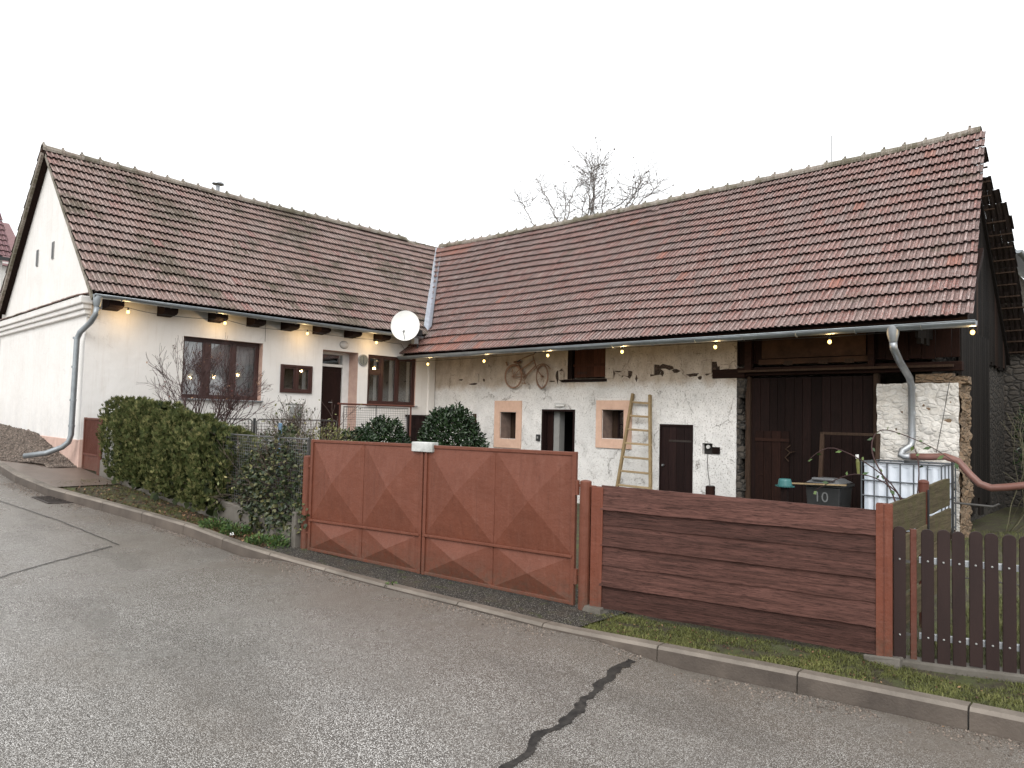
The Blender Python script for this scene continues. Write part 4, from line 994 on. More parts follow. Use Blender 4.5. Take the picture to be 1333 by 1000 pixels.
# valley flashing (a broad folded zinc strip) between the roofs
def vpt(z): return Vector((XE - (z - ZE) / hs, YE + (z - ZBE) / bs, z))
va, vb2 = vpt(4.05), vpt(7.45)
m = MB(); m.open = True; dv = (vb2 - va).normalized()
NS = 5
for i in range(NS):
    a, b = va.lerp(vb2, i / NS), va.lerp(vb2, (i + 1) / NS + .01); j = random.uniform(-.01, .01)
    l0, r0_ = Vector((-.16, -.02 + j, .20)), Vector((.12, .05, .20))
    m.add([a + l0 + Nh * .05, a + Vector((.03, -.03, .10)), a + r0_ + Nb * .03, b + l0 + Nh * .05, b + Vector((.03, -.03, .10)), b + r0_ + Nb * .03], [(0, 1, 4, 3), (1, 2, 5, 4)], .5)
    m.beam(a + l0 + Nh * .05, b + l0 + Nh * .05, .03, .03)
m.build('valley_flashing', M['flash'], barn)

# ------------------------------------------------------------------ string lights
def lights(name, pts, bulbs, label, droop, posts=None):
    t = thing(name, pts[0], label, 'string lights')
    m = MB(); path = []
    for a, b in zip(pts, pts[1:]):
        a, b = Vector(a), Vector(b)
        for i in range(8):
            u = i / 8; path.append(a.lerp(b, u) - Vector((0, 0, droop * 4 * u * (1 - u))))
    path.append(Vector(pts[-1])); m.tube(path, .006, 5); m.build('cable', M['black'], t)
    for p in bulbs:
        p = Vector(p); m = MB(); m.tube([p + Vector((0, 0, .09)), p + Vector((0, 0, .03))], .016, 8); so_ = m.build('socket', M['black'], t)
        m = MB(); m.sphere(p, .031, 12, 8, .5, (1, 1, 1.2)); m.build('bulb', M['bulb'], so_, smooth=True)
        l = bpy.data.lights.new('bulb_light', 'POINT'); l.energy = 5.2; l.color = (1, .66, .30); l.shadow_soft_size = .04
        o = bpy.data.objects.new('bulb_light', l); C.objects.link(o); o.parent = t; o.location = p - Vector((0, 0, .05)) - ORG[t.name]
    return t
bh = [(-15.38, 5.03, 3.70), (-15.38, 7.02, 3.70), (-15.38, 9.06, 3.68), (-15.38, 11.09, 3.65)]
ph = [(-15.42, 4.7, 3.83), (-15.38, 5.03, 3.785), (-15.5, 5.86, 3.74), (-15.38, 7.02, 3.785), (-15.5, 7.95, 3.70), (-15.38, 9.06, 3.765), (-15.5, 10.0, 3.72), (-15.38, 11.09, 3.735), (-15.5, 12.0, 3.7), (-15.55, 12.35, 3.40)]
lights('string_lights', ph, bh, 'string of warm lit bulbs under the farmhouse eave', .02)
bb = [(-14.65, 12.25, 3.14), (-12.51, 12.25, 3.14), (-10.45, 12.25, 3.19), (-8.43, 12.25, 3.18), (-6.34, 12.25, 3.17), (-4.27, 12.25, 3.15), (-2.22, 12.2, 3.17)]
pb = [(-15.6, 12.22, 3.24)] + [(x, y, z + .085) for x, y, z in bb]
lights('string_lights', pb, bb, 'string of warm lit bulbs under the barn gutter', .0)

# ------------------------------------------------------------------ satellite dish, clock, lamp, boxes
sd_ = thing('satellite_dish', (-15.3, 12.2, 4.0), 'round white satellite dish mounted where the two roofs meet', 'satellite dish')
ctr = Vector((-15.02, 11.75, 4.12)); nrm = Vector((.70, -.66, .22)).normalized(); sx = nrm.cross(Vector((0, 0, 1))).normalized(); sz = sx.cross(nrm)
m = MB(); m.open = True
def dfn(u, v, off=0):
    a = u * 2 * math.pi; r_ = v * 1.0
    return ctr + sx * math.cos(a) * .375 * r_ + sz * math.sin(a) * .42 * r_ + nrm * (.075 * r_ * r_ - off)
m.grid(lambda u, v: dfn(u, v), 36, 8, .5); m.grid(lambda u, v: dfn(u, v, .008), 36, 8, .5)
m.tube([dfn(k / 36, 1, .004) for k in range(37)], .008, 6, .5)
m.build('reflector', M['dish'], sd_, smooth=True)
m = MB(); m.beam(ctr - sz * .38 - nrm * .02, ctr + nrm * .42 - sz * .30, .02, .02); m.tube([ctr - nrm * .02, ctr - nrm * .12, Vector((-15.2, 12.25, 4.05)), Vector((-15.2, 12.3, 4.0))], .025, 8); m.build('arm', M['galv'], sd_)
m = MB(); m.tube([ctr + nrm * .42 - sz * .30, ctr + nrm * .36 - sz * .25], .03, 10); m.build('receiver', M['grey'], sd_)
m = MB(); m.box(-15.28, -15.12, 12.25, 12.42, 3.95, 4.10, .5); m.tube([(-15.2, 12.33, 3.6), (-15.2, 12.33, 4.35)], .025, 10); m.build('bracket', M['black'], sd_)
m = MB(); m.box(-15.26, -15.13, 12.15, 12.30, 3.70, 3.86, .5); m.build('junction_box', M['grey'], sd_, bevel=.01)

ck = thing('wall_clock', (XH, 10.96, 3.2), 'round dark green wall clock between the front door and the right window', 'clock')
def discY(c, r, d0, d1, n=28):
    m = MB(); m.tube([(XH + d0, c[0], c[1]), (XH + d1, c[0], c[1])], r, n); return m
discY((10.95, 3.19), .155, 0, .03).build('case', M['galv'], ck, bevel=.004)
discY((10.95, 3.19), .135, .031, .034).build('dial', M['clock'], ck)
m = MB(); m.beam((XH + .038, 10.95, 3.17), (XH + .038, 10.95, 3.29), .004, .012); m.beam((XH + .040, 10.95, 3.19), (XH + .040, 10.955, 3.11), .004, .014); m.build('hand', M['black'], ck)
m = MB()
for i in range(12):
    a = i * math.pi / 6; c_, s_ = math.cos(a), math.sin(a); m.beam((XH + .036, 10.95 + .10 * c_, 3.19 + .10 * s_), (XH + .036, 10.95 + .12 * c_, 3.19 + .12 * s_), .004, .008)
m.build('hour_mark', M['black'], ck)
lm = thing('wall_lamp', (XH, 10.35, 3.54), 'oval bulkhead lamp on the white wall above the front door', 'lamp')
m = MB(); m.sphere((XH + .01, 10.35, 3.54), .12, 16, 10, .5, (.55, 1, .75)); m.build('shade', M['curtain'], lm, smooth=True)
m = MB(); m.sphere((XH + .005, 10.35, 3.54), .135, 18, 10, .5, (.16, 1, .78)); m.build('base', M['grey'], lm, smooth=True)
ub = thing('utility_cabinet', (XH, 8.95, 1.2), 'light grey utility cabinet on the house wall below the small window', 'cabinet')
m = MB(); m.box(XH, XH + .10, 8.80, 9.16, 1.3, 1.96, .5); m.build('body', M['white'], ub, bevel=.01)
m = MB(); m.box(XH + .1, XH + .112, 8.82, 9.14, 1.33, 1.90, .5); m.box(XH - 0, XH + .13, 8.78, 9.18, 1.96, 1.98, .5); m.build('door', M['grey'], ub)

mbx = thing('meter_niche', (-7.2, YB, 1.2), 'open dark meter box in a niche beside the small stable door', 'meter box')
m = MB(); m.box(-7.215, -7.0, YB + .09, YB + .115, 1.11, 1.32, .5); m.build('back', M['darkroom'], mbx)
m = MB(); m.box(-6.98, -6.82, YB - .03, YB - .002, 1.12, 1.26, .4); m.build('plate', M['doorwood'], mbx)
m = MB(); m.tube([(-7.11, YB + .07, 1.26), (-7.11, YB + .03, 1.25)], .04, 10); m.build('dial', M['white'], mbx)
m = MB(); m.tube([(-7.10, YB - .01, 1.1), (-7.08, YB - .02, .8), (-7.03, YB - .02, .5), (-7.02, YB - .03, .3)], .006, 5); m.build('cable', M['darkwire'], mbx)
pbx = thing('bell_box', (-11.7, YB, 1.28), 'small black bell box on the plaster left of the open doorway', 'bell')
m = MB(); m.box(-11.76, -11.64, YB - .04, YB, 1.20, 1.36, .5); m.build('case', M['black'], pbx, bevel=.006)
m = MB(); m.box(-11.73, -11.68, YB - .045, YB - .04, 1.26, 1.31, .5); m.build('button', M['grey'], pbx)
cl_ = thing('door_canopy_light', (-10.98, YB, 2.1), 'small white framed light above the open barn doorway', 'lamp')
m = MB(); m.tube([(-11.18, YB - .02, 2.03), (-11.16, YB - .03, 2.14), (-10.84, YB - .03, 2.14), (-10.84, YB - .02, 2.03)], .012, 6); m.build('frame', M['white'], cl_)
m = MB(); m.box(-11.13, -10.87, YB - .06, YB - .0, 2.06, 2.11, .5); m.build('housing', M['white'], cl_, bevel=.006)

# ------------------------------------------------------------------ bicycle hung on the wall
bk = thing('bicycle', (-12.0, YB - .08, 2.5), 'old rust coloured bicycle hanging on the barn wall under the eave', 'bicycle')
YK = YB - .09
def pk(px, pz, d=0): return (px, YK - d, pz)
rw, fwc = Vector((-12.53, 2.82)), Vector((-11.55, 2.80))
tilt = .0
def wheel(c, r, turn=0):
    m = MB(); N_ = 36; P = []
    for k in range(N_ + 1):
        a = 2 * math.pi * k / N_; dx = r * math.cos(a); P.append((c[0] + dx * math.cos(turn), YK - dx * math.sin(turn), c[1] + r * math.sin(a)))
    m.tube(P, .022, 6, cap=False); w = m.build('wheel', M['rust'], bk, smooth=True)
    s = MB()
    for k in range(18):
        a = 2 * math.pi * k / 18; dx = r * math.cos(a); s.tube([(c[0], YK, c[1]), (c[0] + dx * math.cos(turn), YK - dx * math.sin(turn), c[1] + r * math.sin(a))], .0022, 3)
    s.tube([(c[0], YK - .04, c[1]), (c[0], YK + .04, c[1])], .022, 8); s.build('spoke', M['rust'], w)
wheel(rw, .285); wheel(fwc, .285, .35)
bb_ = (-12.14, 2.80); seat = (-12.36, 3.14); headt = (-11.83, 3.22); headb = (-11.77, 3.08)
m = MB()
for a, b, r_ in ((rw, bb_, .012), (rw, (-12.30, 3.03), .011), (bb_, seat, .016), (bb_, headb, .017), ((-12.26, 3.0), headt, .015), (headt, headb, .019)):
    m.tube([pk(*a), pk(*b)], r_, 7)
m.build('frame', M['rust'], bk, smooth=True)
m = MB(); m.tube([pk(*headb), pk(-11.70, 2.95), pk(*fwc)], .013, 7); m.tube([pk(headt[0], headt[1]), pk(-11.87, 3.33)], .013, 7); m.build('fork', M['rust'], bk)
m = MB(); m.tube([pk(-12.15, 3.18, .25), pk(-12.0, 3.26, .22), pk(-11.88, 3.34, .08), pk(-11.85, 3.36, 0), pk(-11.80, 3.38, .02), pk(-11.74, 3.42, .05)], .012, 7)
hb = m.build('handlebar', M['rust'], bk, smooth=True)
m = MB(); m.tube([pk(-12.17, 3.17, .25), pk(-12.07, 3.225, .235)], .018, 8); m.tube([pk(-11.76, 3.405, .04), pk(-11.71, 3.44, .06)], .02, 8); m.pieces('grip', M['rubber'], hb)
m = MB(); m.sphere(pk(-12.40, 3.19), .11, 12, 8, .5, (1.2, .6, .35)); m.build('saddle', M['saddle'], bk, smooth=True)
m = MB(); m.tube([pk(-12.60, 3.10), pk(-12.30, 3.08)], .01, 6); m.tube([pk(-12.60, 3.1), pk(rw[0], rw[1])], .008, 6); m.tube([pk(-12.6, 3.1, .05), pk(-12.3, 3.08, .05)], .01, 6); m.tube([pk(-12.75, 3.12), pk(-12.80, 3.2)], .022, 7); m.build('luggage_rack', M['rust'], bk)
m = MB(); N_ = 20; m.tube([pk(bb_[0] + .085 * math.cos(6.283 * k / N_), bb_[1] + .085 * math.sin(6.283 * k / N_), .03) for k in range(N_ + 1)], .006, 5)
m.tube([pk(bb_[0], bb_[1], .04), pk(bb_[0] + .05, bb_[1] - .15, .05)], .009, 6); m.tube([pk(bb_[0], bb_[1], -.04), pk(bb_[0] - .05, bb_[1] + .15, -.03)], .009, 6)
m.box(bb_[0] + .0, bb_[0] + .10, YK - .12, YK - .05, bb_[1] - .17, bb_[1] - .15, .5)
m.tube([pk(rw[0], rw[1] + .03, .03), pk(bb_[0], bb_[1] + .085, .03)], .005, 4); m.tube([pk(rw[0], rw[1] - .03, .03), pk(bb_[0], bb_[1] - .085, .03)], .005, 4); m.build('crank', M['rust'], bk)
m = MB()
for c, a0, a1 in ((rw, .2, 2.9), (fwc, .6, 2.6)):
    m.tube([pk(c[0] + .315 * math.cos(lerp(a0, a1, k / 12)), c[1] + .315 * math.sin(lerp(a0, a1, k / 12))) for k in range(13)], .011, 5)
m.pieces('mudguard', M['rust'], bk)

# ------------------------------------------------------------------ ladder
ld = thing('ladder', (-8.9, YB - .6, -.2), 'pale wooden ladder leaning against the barn between window and small door', 'ladder')
L0, L1 = Vector((-9.62, YB - .62, -.2)), Vector((-8.90, YB - .05, 2.36)); R0, R1 = Vector((-8.47, YB - .62, -.2)), Vector((-8.46, YB - .05, 2.33))
L0.x = -8.98; R0.x = -8.04
for a, b in ((L0, L1), (R0, R1)):
    m = MB(); m.beam(a, b, .055, .075, upv=(0, 1, 0)); m.build('rail', M['ladder'], ld, bevel=.008)
for k in range(8):
    t = .10 + k * .118; m = MB(); a, b = L0.lerp(L1, t), R0.lerp(R1, t); m.beam(a - (b - a).normalized() * .04, b + (b - a).normalized() * .04, .03, .045); m.build('rung', M['ladderr'], ld, bevel=.006)

# ------------------------------------------------------------------ yard objects
bn = thing('wheelie_bin', (-4.3, 12.4, -.08), 'black wheelie bin numbered 10 in front of the barn doors', 'bin')
bx_, by_ = -4.31, 12.35
def taper(m, cx, cy, w0, d0_, w1, d1_, z0, z1, tint=.5):
    vs = [(cx + sx_ * w / 2, cy + sy_ * d / 2, z) for (w, d, z) in ((w0, d0_, z0), (w1, d1_, z1)) for sx_, sy_ in ((-1, -1), (1, -1), (1, 1), (-1, 1))]
    m.add(vs, [(3, 2, 1, 0), (4, 5, 6, 7), (0, 1, 5, 4), (1, 2, 6, 5), (2, 3, 7, 6), (3, 0, 4, 7)], tint)
m = MB(); taper(m, bx_, by_, .46, .50, .56, .60, -.08, .74); m.build('body', M['black'], bn, bevel=.025)
m = MB(); taper(m, bx_, by_, .62, .66, .62, .66, .74, .79); m.build('rim', M['black'], bn, bevel=.012)
m = MB(); taper(m, bx_, by_ + .02, .58, .62, .36, .42, .80, .87); m.box(bx_ - .18, bx_ + .18, by_ - .3, by_ - .2, .84, .89, .5); m.build('lid', M['lidgrey'], bn, bevel=.02)
for sx_ in (-.27, .27):
    m = MB(); m.tube([(bx_ + sx_ - .02, by_ + .26, .02), (bx_ + sx_ + .02, by_ + .26, .02)], .1, 16); m.build('wheel', M['rubber'], bn)
cu = bpy.data.curves.new('txt', 'FONT'); cu.body = '10'; cu.size = .235; cu.extrude = .003; cu.align_x = 'CENTER'
to = bpy.data.objects.new('txt', cu); C.objects.link(to); bpy.context.view_layer.update()
me = bpy.data.meshes.new_from_object(to.evaluated_get(bpy.context.evaluated_depsgraph_get())); bpy.data.objects.remove(to)
me.materials.clear(); me.materials.append(M['lettering'])
num = bpy.data.objects.new('number', me); C.objects.link(num); num.parent = bn
num.rotation_euler = (R(90 + 3.5), 0, R(4)); num.location = Vector((bx_ - .02, by_ - .296, .50)) - ORG[bn.name]
num.scale = (1, 1, 1)
m = MB(); m.beam((-4.72, 12.2, .80), (-4.3, 12.1, .80), .06, .03, upv=(0, 0, 1)); m.beam((-4.1, 12.05, .80), (-3.93, 12.0, .80), .06, .03)
m = MB(); m.beam((-4.78, 11.93, .775), (-3.92, 12.00, .805), .07, .02)
tag(m.build('wooden_lath', M['ladderr'], loc=(-4.4, 11.97, .78)), 'pale wooden lath lying across the rim of the black bin', 'plank')
fr_ = thing('timber_frame', (-4.25, 13.1, -.1), 'empty brown timber frame leaning on the barn door behind the bin', 'frame')
m = MB(); m.beam((-4.72, 13.0, -.1), (-4.72, 13.2, 1.6), .07, .06, upv=(0, 1, 0)); m.beam((-3.79, 13.0, -.1), (-3.79, 13.2, 1.6), .06, .06, upv=(0, 1, 0)); m.beam((-4.76, 13.2, 1.61), (-3.76, 13.2, 1.61), .05, .05); m.pieces('frame_bars', M['palewood'], fr_, bevel=.006)
pb_ = thing('post', (-4.5, 11, -.1), 'dark wooden post in the yard under the teal bucket', 'post'); m = MB(); m.box(-4.55, -4.45, 10.95, 11.05, -.1, .78, .5); m.build('shaft', M['doorwood'], pb_, bevel=.008)
bu = thing('bucket', (-4.5, 11, .78), 'small teal plastic tub upturned on a wooden post', 'tub')
m = MB(); m.tube([(-4.5, 11, .785), (-4.5, 11, .885), (-4.5, 11, .91)], [.11, .095, .085], 20); m.build('body', M['teal'], bu)
m = MB(); m.tube([(-4.5, 11, .79), (-4.5, 11, .81)], .122, 20); m.box(-4.64, -4.60, 10.97, 11.03, .79, .81, .5); m.box(-4.40, -4.36, 10.97, 11.03, .79, .81, .5); m.build('rim', M['teal'], bu)
sp = thing('stump_post', (-6.28, 12, -.15), 'short round wooden post in front of the barn wall right of the small door', 'post')
m = MB(); m.tube([(-6.28, 12, -.15), (-6.28, 12, .60)], .085, 14); m.build('shaft', M['lighterwood'], sp, bevel=.01)
m = MB(); m.tube([(-6.28, 12, .6), (-6.28, 12, .605)], .07, 12); m.build('top', M['black'], sp)
wp = thing('post', (-13.07, 12.5, -.15), 'weathered upright post behind the round laurel bush by the barn wall', 'post')
m = MB(); m.box(-13.1, -13.02, 12.47, 12.54, -.15, 1.84, .5); m.build('shaft', M['palewood'], wp, bevel=.006); m = MB(); m.box(-13.35, -13.1, 12.49, 12.52, 1.62, 1.72, .5); m.box(-13.3, -13.1, 12.49, 12.52, 1.2, 1.3, .5); m.pieces('board', M['palewood'], wp)
hd = thing('shed_door', (-15.7, 12.9, .2), 'low dark brown plank door at the inner corner beyond the railing', 'door')
m = MB()
for i in range(5): m.box(XH + .03, XH + .06, 12.45 + i * .145, 12.45 + i * .145 + .14, -.1, 1.72)
m.build('planks', M['smalldoor'], hd, bevel=.003); m = MB(); m.box(XH + .06, XH + .08, 12.45, 13.17, 1.4, 1.48, .5); m.box(XH + .02, XH + .10, 12.40, 13.19, 1.72, 1.78, .5); m.pieces('batten', M['smalldoor'], hd)

ib = thing('water_tank', (-3.18, 12.6, -.02), 'white plastic water tank in a grey steel cage beside the stone pier', 'tank')
ix0, ix1, iy0, iy1, iz0, iz1 = -3.74, -2.62, 12.15, 13.05, .13, 1.19
m = MB(); N_ = 24
def corr(u, v, face):
    a = u; rib = .012 * math.cos(a * math.pi * 2 * 7)
    if face == 0: return (lerp(ix0 + .03, ix1 - .03, u), iy0 + .035 + rib, lerp(iz0 + .02, iz1 - .03, v))
    if face == 1: return (ix1 - .035 - rib, lerp(iy0 + .03, iy1 - .03, u), lerp(iz0 + .02, iz1 - .03, v))
    if face == 2: return (ix0 + .035 + rib, lerp(iy1 - .03, iy0 + .03, u), lerp(iz0 + .02, iz1 - .03, v))
    return (lerp(ix1 - .03, ix0 + .03, u), iy1 - .035 - rib, lerp(iz0 + .02, iz1 - .03, v))
m.open = True
for f_ in range(4): m.grid(lambda u, v, f_=f_: corr(u, v, f_), 84, 4, .5)
m.box(ix0 + .03, ix1 - .03, iy0 + .03, iy1 - .03, iz1 - .06, iz1 - .02, .5)
m.build('bladder', M['tank'], ib, smooth=False)
m = MB(); m.tube([(ix0 + .6, iy0 + .5, iz1 - .02), (ix0 + .6, iy0 + .5, iz1 + .04)], .11, 20); m.build('cap', M['black'], ib)
m = MB()
for z in (.20, .42, .66, .90, 1.19):
    m.tube([(ix0, iy0, z), (ix1, iy0, z), (ix1, iy1, z), (ix0, iy1, z), (ix0, iy0, z)], .011 if z < 1.1 else .014, 8)
for i in range(7):
    a = lerp(ix0, ix1, i / 6); m.tube([(a, iy0 + .01, .16), (a, iy0 + .01, 1.20)], .010, 8); m.tube([(a, iy1, .16), (a, iy1, 1.2)], .01, 6)
for i in range(5):
    a = lerp(iy0, iy1, i / 4); m.tube([(ix1, a, .16), (ix1, a, 1.20)], .010, 8); m.tube([(ix0, a, .16), (ix0, a, 1.2)], .01, 6)
m.build('cage', M['cage'], ib)
m = MB()
for a in (ix0 + .1, (ix0 + ix1) / 2, ix1 - .1): m.box(a - .07, a + .07, iy0, iy1, .02, .12, .5)
m.box(ix0, ix1, iy0, iy1, .121, .158, .5); m.build('pallet', M['palewood'], ib)
bt = thing('plastic_bottle', (-3.78, 12.1, .95), 'small yellow capped bottle wedged at the left corner of the tank cage', 'bottle')
m = MB(); m.tube([(-3.77, 12.11, .98), (-3.78, 12.1, 1.18), (-3.785, 12.095, 1.24)], [.022, .03, .016], 10); m.build('body', M['yellowleaf'], bt); m = MB(); m.tube([(-3.785, 12.095, 1.24), (-3.787, 12.093, 1.30)], .025, 10); m.build('cap', M['white'], bt)

# ================================================================== GATE AND FENCES
GA, GM, GB = Vector((-8.0, 4.84)), Vector((-6.12, 5.115)), Vector((-4.19, 5.37))
gt = thing('metal_gate', (-6.12, 5.1, 0), 'brown painted double metal gate with pressed pyramid panels', 'gate')
def leaf(a, b, zb0, zb1, z0a, z0b):
    d = (b - a); L = d.length; d = d / L; nn = Vector((d.y, -d.x))
    def mp(s, z, o):   # z fraction-free: absolute; bottom follows the slope
        P = a + d * s + nn * o; return (P.x, P.y, z)
    zt = lambda s: lerp(1.405, 1.42, s / L) if a.x < -7 else lerp(1.415, 1.425, s / L)
    zl = lambda s: lerp(z0a, z0b, s / L)
    zr = lambda s: lerp(zb0, zb1, s / L)
    m = MB(); m.open = True
    e = .025
    for lo, hi in ((zl, zr), (zr, zt)):
        for k in range(2):
            s0, s1 = e + (L - 2 * e) * k / 2, e + (L - 2 * e) * (k + 1) / 2; sc = (s0 + s1) / 2
            c = [mp(s0, lo(s0), 0), mp(s1, lo(s1), 0), mp(s1, hi(s1), 0), mp(s0, hi(s0), 0)]; ap_ = mp(sc, (lo(sc) + hi(sc)) / 2, .085 if hi is zt else .07)
            m.add(c + [ap_], [(0, 1, 4), (1, 2, 4), (2, 3, 4), (3, 0, 4)], .5)
    lf = m.build('leaf', M['gate'], gt)
    m = MB(); r_ = .021
    def bar(s0, f0, s1, f1, w=.034, dd=.036): m.beam(mp(s0, f0(s0), .0), mp(s1, f1(s1), .0), w, dd, upv=(0, 0, 1))
    bar(0, zt, L, zt); bar(0, zl, L, zl)
    m.beam(mp(.02, zl(0) - .02, 0), mp(.02, zt(0) + .02, 0), .042, .045, upv=(nn.x, nn.y, 0)); m.beam(mp(L - .02, zl(L) - .02, 0), mp(L - .02, zt(L) + .02, 0), .042, .045, upv=(nn.x, nn.y, 0))
    m.build('frame', M['gate'], lf, bevel=.006)
    m = MB(); m.beam(mp(.02, zr(0), .02), mp(L - .02, zr(L), .02), .03, .028); m.build('rail', M['gate'], lf, bevel=.005)
    m = MB(); m.beam(mp(L / 2, zl(L / 2) + .02, .004), mp(L / 2, zt(L / 2) - .02, .0), .005, .006, upv=(nn.x, nn.y, 0))
    for i in range(14):
        z = lerp(zl(L / 2) + .06, zt(L / 2) - .06, i / 13); m.sphere(mp(L / 2 + .002, z, .003), .0045, 6, 4)
    m.build('weld_seam', M['gate'], lf)
    return mp
mp1 = leaf(GA, GM - Vector((.012, 0)), .42, .44, .06, .035)
mp2 = leaf(GM + Vector((.012, 0)), GB, .445, .46, .035, .025)
m = MB(); m.tube([(-8.10, 4.845, -.1), (-8.10, 4.845, 1.20)], .052, 16); m.sphere((-8.10, 4.845, 1.20), .052, 14, 8, .5, (1, 1, .35)); m.build('post', M['gate'], gt, smooth=False, bevel=.004)
m = MB(); m.tube([(-4.09, 5.385, -.1), (-4.09, 5.385, 1.17)], .055, 16); m.sphere((-4.09, 5.385, 1.17), .055, 14, 8, .5, (1, 1, .3)); m.build('post', M['gate'], gt); m = MB(); m.tube([(-4.04, 5.39, 1.13), (-3.98, 5.40, 1.13)], .012, 6); m.build('latch_pin', M['gate'], gt)
m = MB()
for z in (.25, 1.08): m.tube([(-8.06, 4.845, z), (-8.0, 4.85, z)], .02, 8); m.tube([(-4.17, 5.36, z - .04), (-4.17, 5.36, z + .10)], .022, 8); m.tube([(-4.2, 5.365, z + .05), (-4.1, 5.385, z + .05)], .014, 8)
m.pieces('hinge', M['gate'], gt)
m = MB()
a, b = GM + Vector((-.15, -.075)), GM + Vector((.15, -.03))
d = (b - a).normalized(); nn = Vector((d.y, -d.x)); 
P = [(a.x, a.y), (b.x, b.y), (b.x - nn.x * .11, b.y - nn.y * .11), (a.x - nn.x * .11, a.y - nn.y * .11)]
vs = [(x, y, 1.355) for x, y in P] + [(x, y, 1.462) for x, y in P]
m.add(vs, [(3, 2, 1, 0), (4, 5, 6, 7), (0, 1, 5, 4), (1, 2, 6, 5), (2, 3, 7, 6), (3, 0, 4, 7)], .5); m.build('cover_plate', simple('chipped_white_paint', (.62, .62, .60), (.30, .31, .29), 9, .6, 0, .3), gt, bevel=.008)

# horizontal board fence
FA, FB = Vector((-3.98, 5.42)), Vector((-1.66, 5.94))
bf = thing('board_fence', (-3.98, 5.42, 0), 'solid fence of six wide dark brown horizontal boards between two brick red posts', 'fence')
d = (FB - FA); FL = d.length; d /= FL; nn = Vector((d.y, -d.x))
def mpF(s, z, o): P = FA + d * s + nn * o; return Vector((P.x, P.y, z))
hts = [.03, .235, .42, .60, .79, .925, 1.12]
rr = random.Random(21)
for i in range(6):
    m = MB(); z0, z1 = hts[i], hts[i + 1] + .025; N_ = 46; th = .024; o0 = .018 + .012 * (i % 2) + .02 * (0 if i % 2 else .2)
    tl = .0
    vs = []
    for k in range(N_ + 1):
        s_ = lerp(.05, FL - .04, k / N_)
        wa = .010 * noise.noise(Vector((s_ * 2.2, i * 7, 0))) + .004 * noise.noise(Vector((s_ * 11, i * 7, 0))); wb = .014 * noise.noise(Vector((s_ * 1.8, i * 7 + 50, 0))) + .006 * noise.noise(Vector((s_ * 12, i * 7 + 30, 0)))
        slope = lerp(.012, -.012, k / N_) * 0
        bow = .008 * noise.noise(Vector((s_ * 1.3, i * 3, 9)))
        zb, zt_ = z0 + wa + slope, z1 + wb + slope
        if i == 5: zt_ = lerp(1.15, 1.112, k / N_) + wb * .7
        vs += [mpF(s_, zb, o0 + bow + .016), mpF(s_, (zb + zt_) / 2, o0 + bow + .006 + .004 * noise.noise(Vector((s_ * 3, i, 4)))), mpF(s_, zt_, o0 + bow - .010), mpF(s_, zt_, o0 + bow - .034), mpF(s_, zb, o0 + bow - .012)]
    fs = []
    for k in range(N_):
        for q in range(5): fs.append((k * 5 + q, k * 5 + (q + 1) % 5, (k + 1) * 5 + (q + 1) % 5, (k + 1) * 5 + q))
    fs += [(0, 4, 3, 2, 1), tuple(N_ * 5 + q for q in range(5))]
    m.add(vs, fs, rr.random()); m.build('board', M['fence'], bf)
def ipost(m, P, w, z0, z1, dirv):
    nn_ = Vector((dirv.y, -dirv.x)); P = Vector(P)
    def q(s, o, z): r_ = P + dirv * s + nn_ * o; return (r_.x, r_.y, z)
    for (s0, s1, o0, o1) in ((-w, w, .04, .052), (-w, w, -.052, -.04), (-.008, .008, -.04, .04)):
        vs = [q(s, o, z) for z in (z0, z1) for s, o in ((s0, o0), (s1, o0), (s1, o1), (s0, o1))]
        m.add(vs, [(3, 2, 1, 0), (4, 5, 6, 7), (0, 1, 5, 4), (1, 2, 6, 5), (2, 3, 7, 6), (3, 0, 4, 7)], .5)
m = MB(); ipost(m, (-3.965, 5.43), .058, -.1, 1.13, d); m.build('post', M['post'], bf, bevel=.003)
m = MB(); ipost(m, (-1.665, 5.945), .056, -.1, 1.165, d); m.build('post', M['post'], bf, bevel=.003)
m = MB(); vs_ = []
c = Vector((-1.665, 5.945)) + nn * .053
m.beam((c.x, c.y, .0), (c.x, c.y, 1.165), .004, .010, upv=(nn.x, nn.y, 0)); m.pieces('seam', M['sgate'], bf)
lt = MB(); lt.box(-1.80, -1.55, 5.86, 6.06, -.03, .035, .5, jit=.02); lt.box(-4.08, -3.88, 5.34, 5.5, -.03, .035, .5, jit=.02)
lt.pieces('footing', M['concrete'], bf, bevel=.01)

# picket fence
pf = thing('picket_fence', (-1.5, 6.02, 0), 'dark brown picket fence with rounded tops on grey metal rails', 'fence')
PA, PD = Vector((-1.575, 5.99)), Vector((.94, .345)).normalized(); pn = Vector((PD.y, -PD.x))
def mpP(s, z, o): P = PA + PD * s + pn * o; return Vector((P.x, P.y, z))
ps = [.0, .185, .285, .385, .487, .588, .690, .792, .893, .995, 1.097, 1.2, 1.3, 1.4]
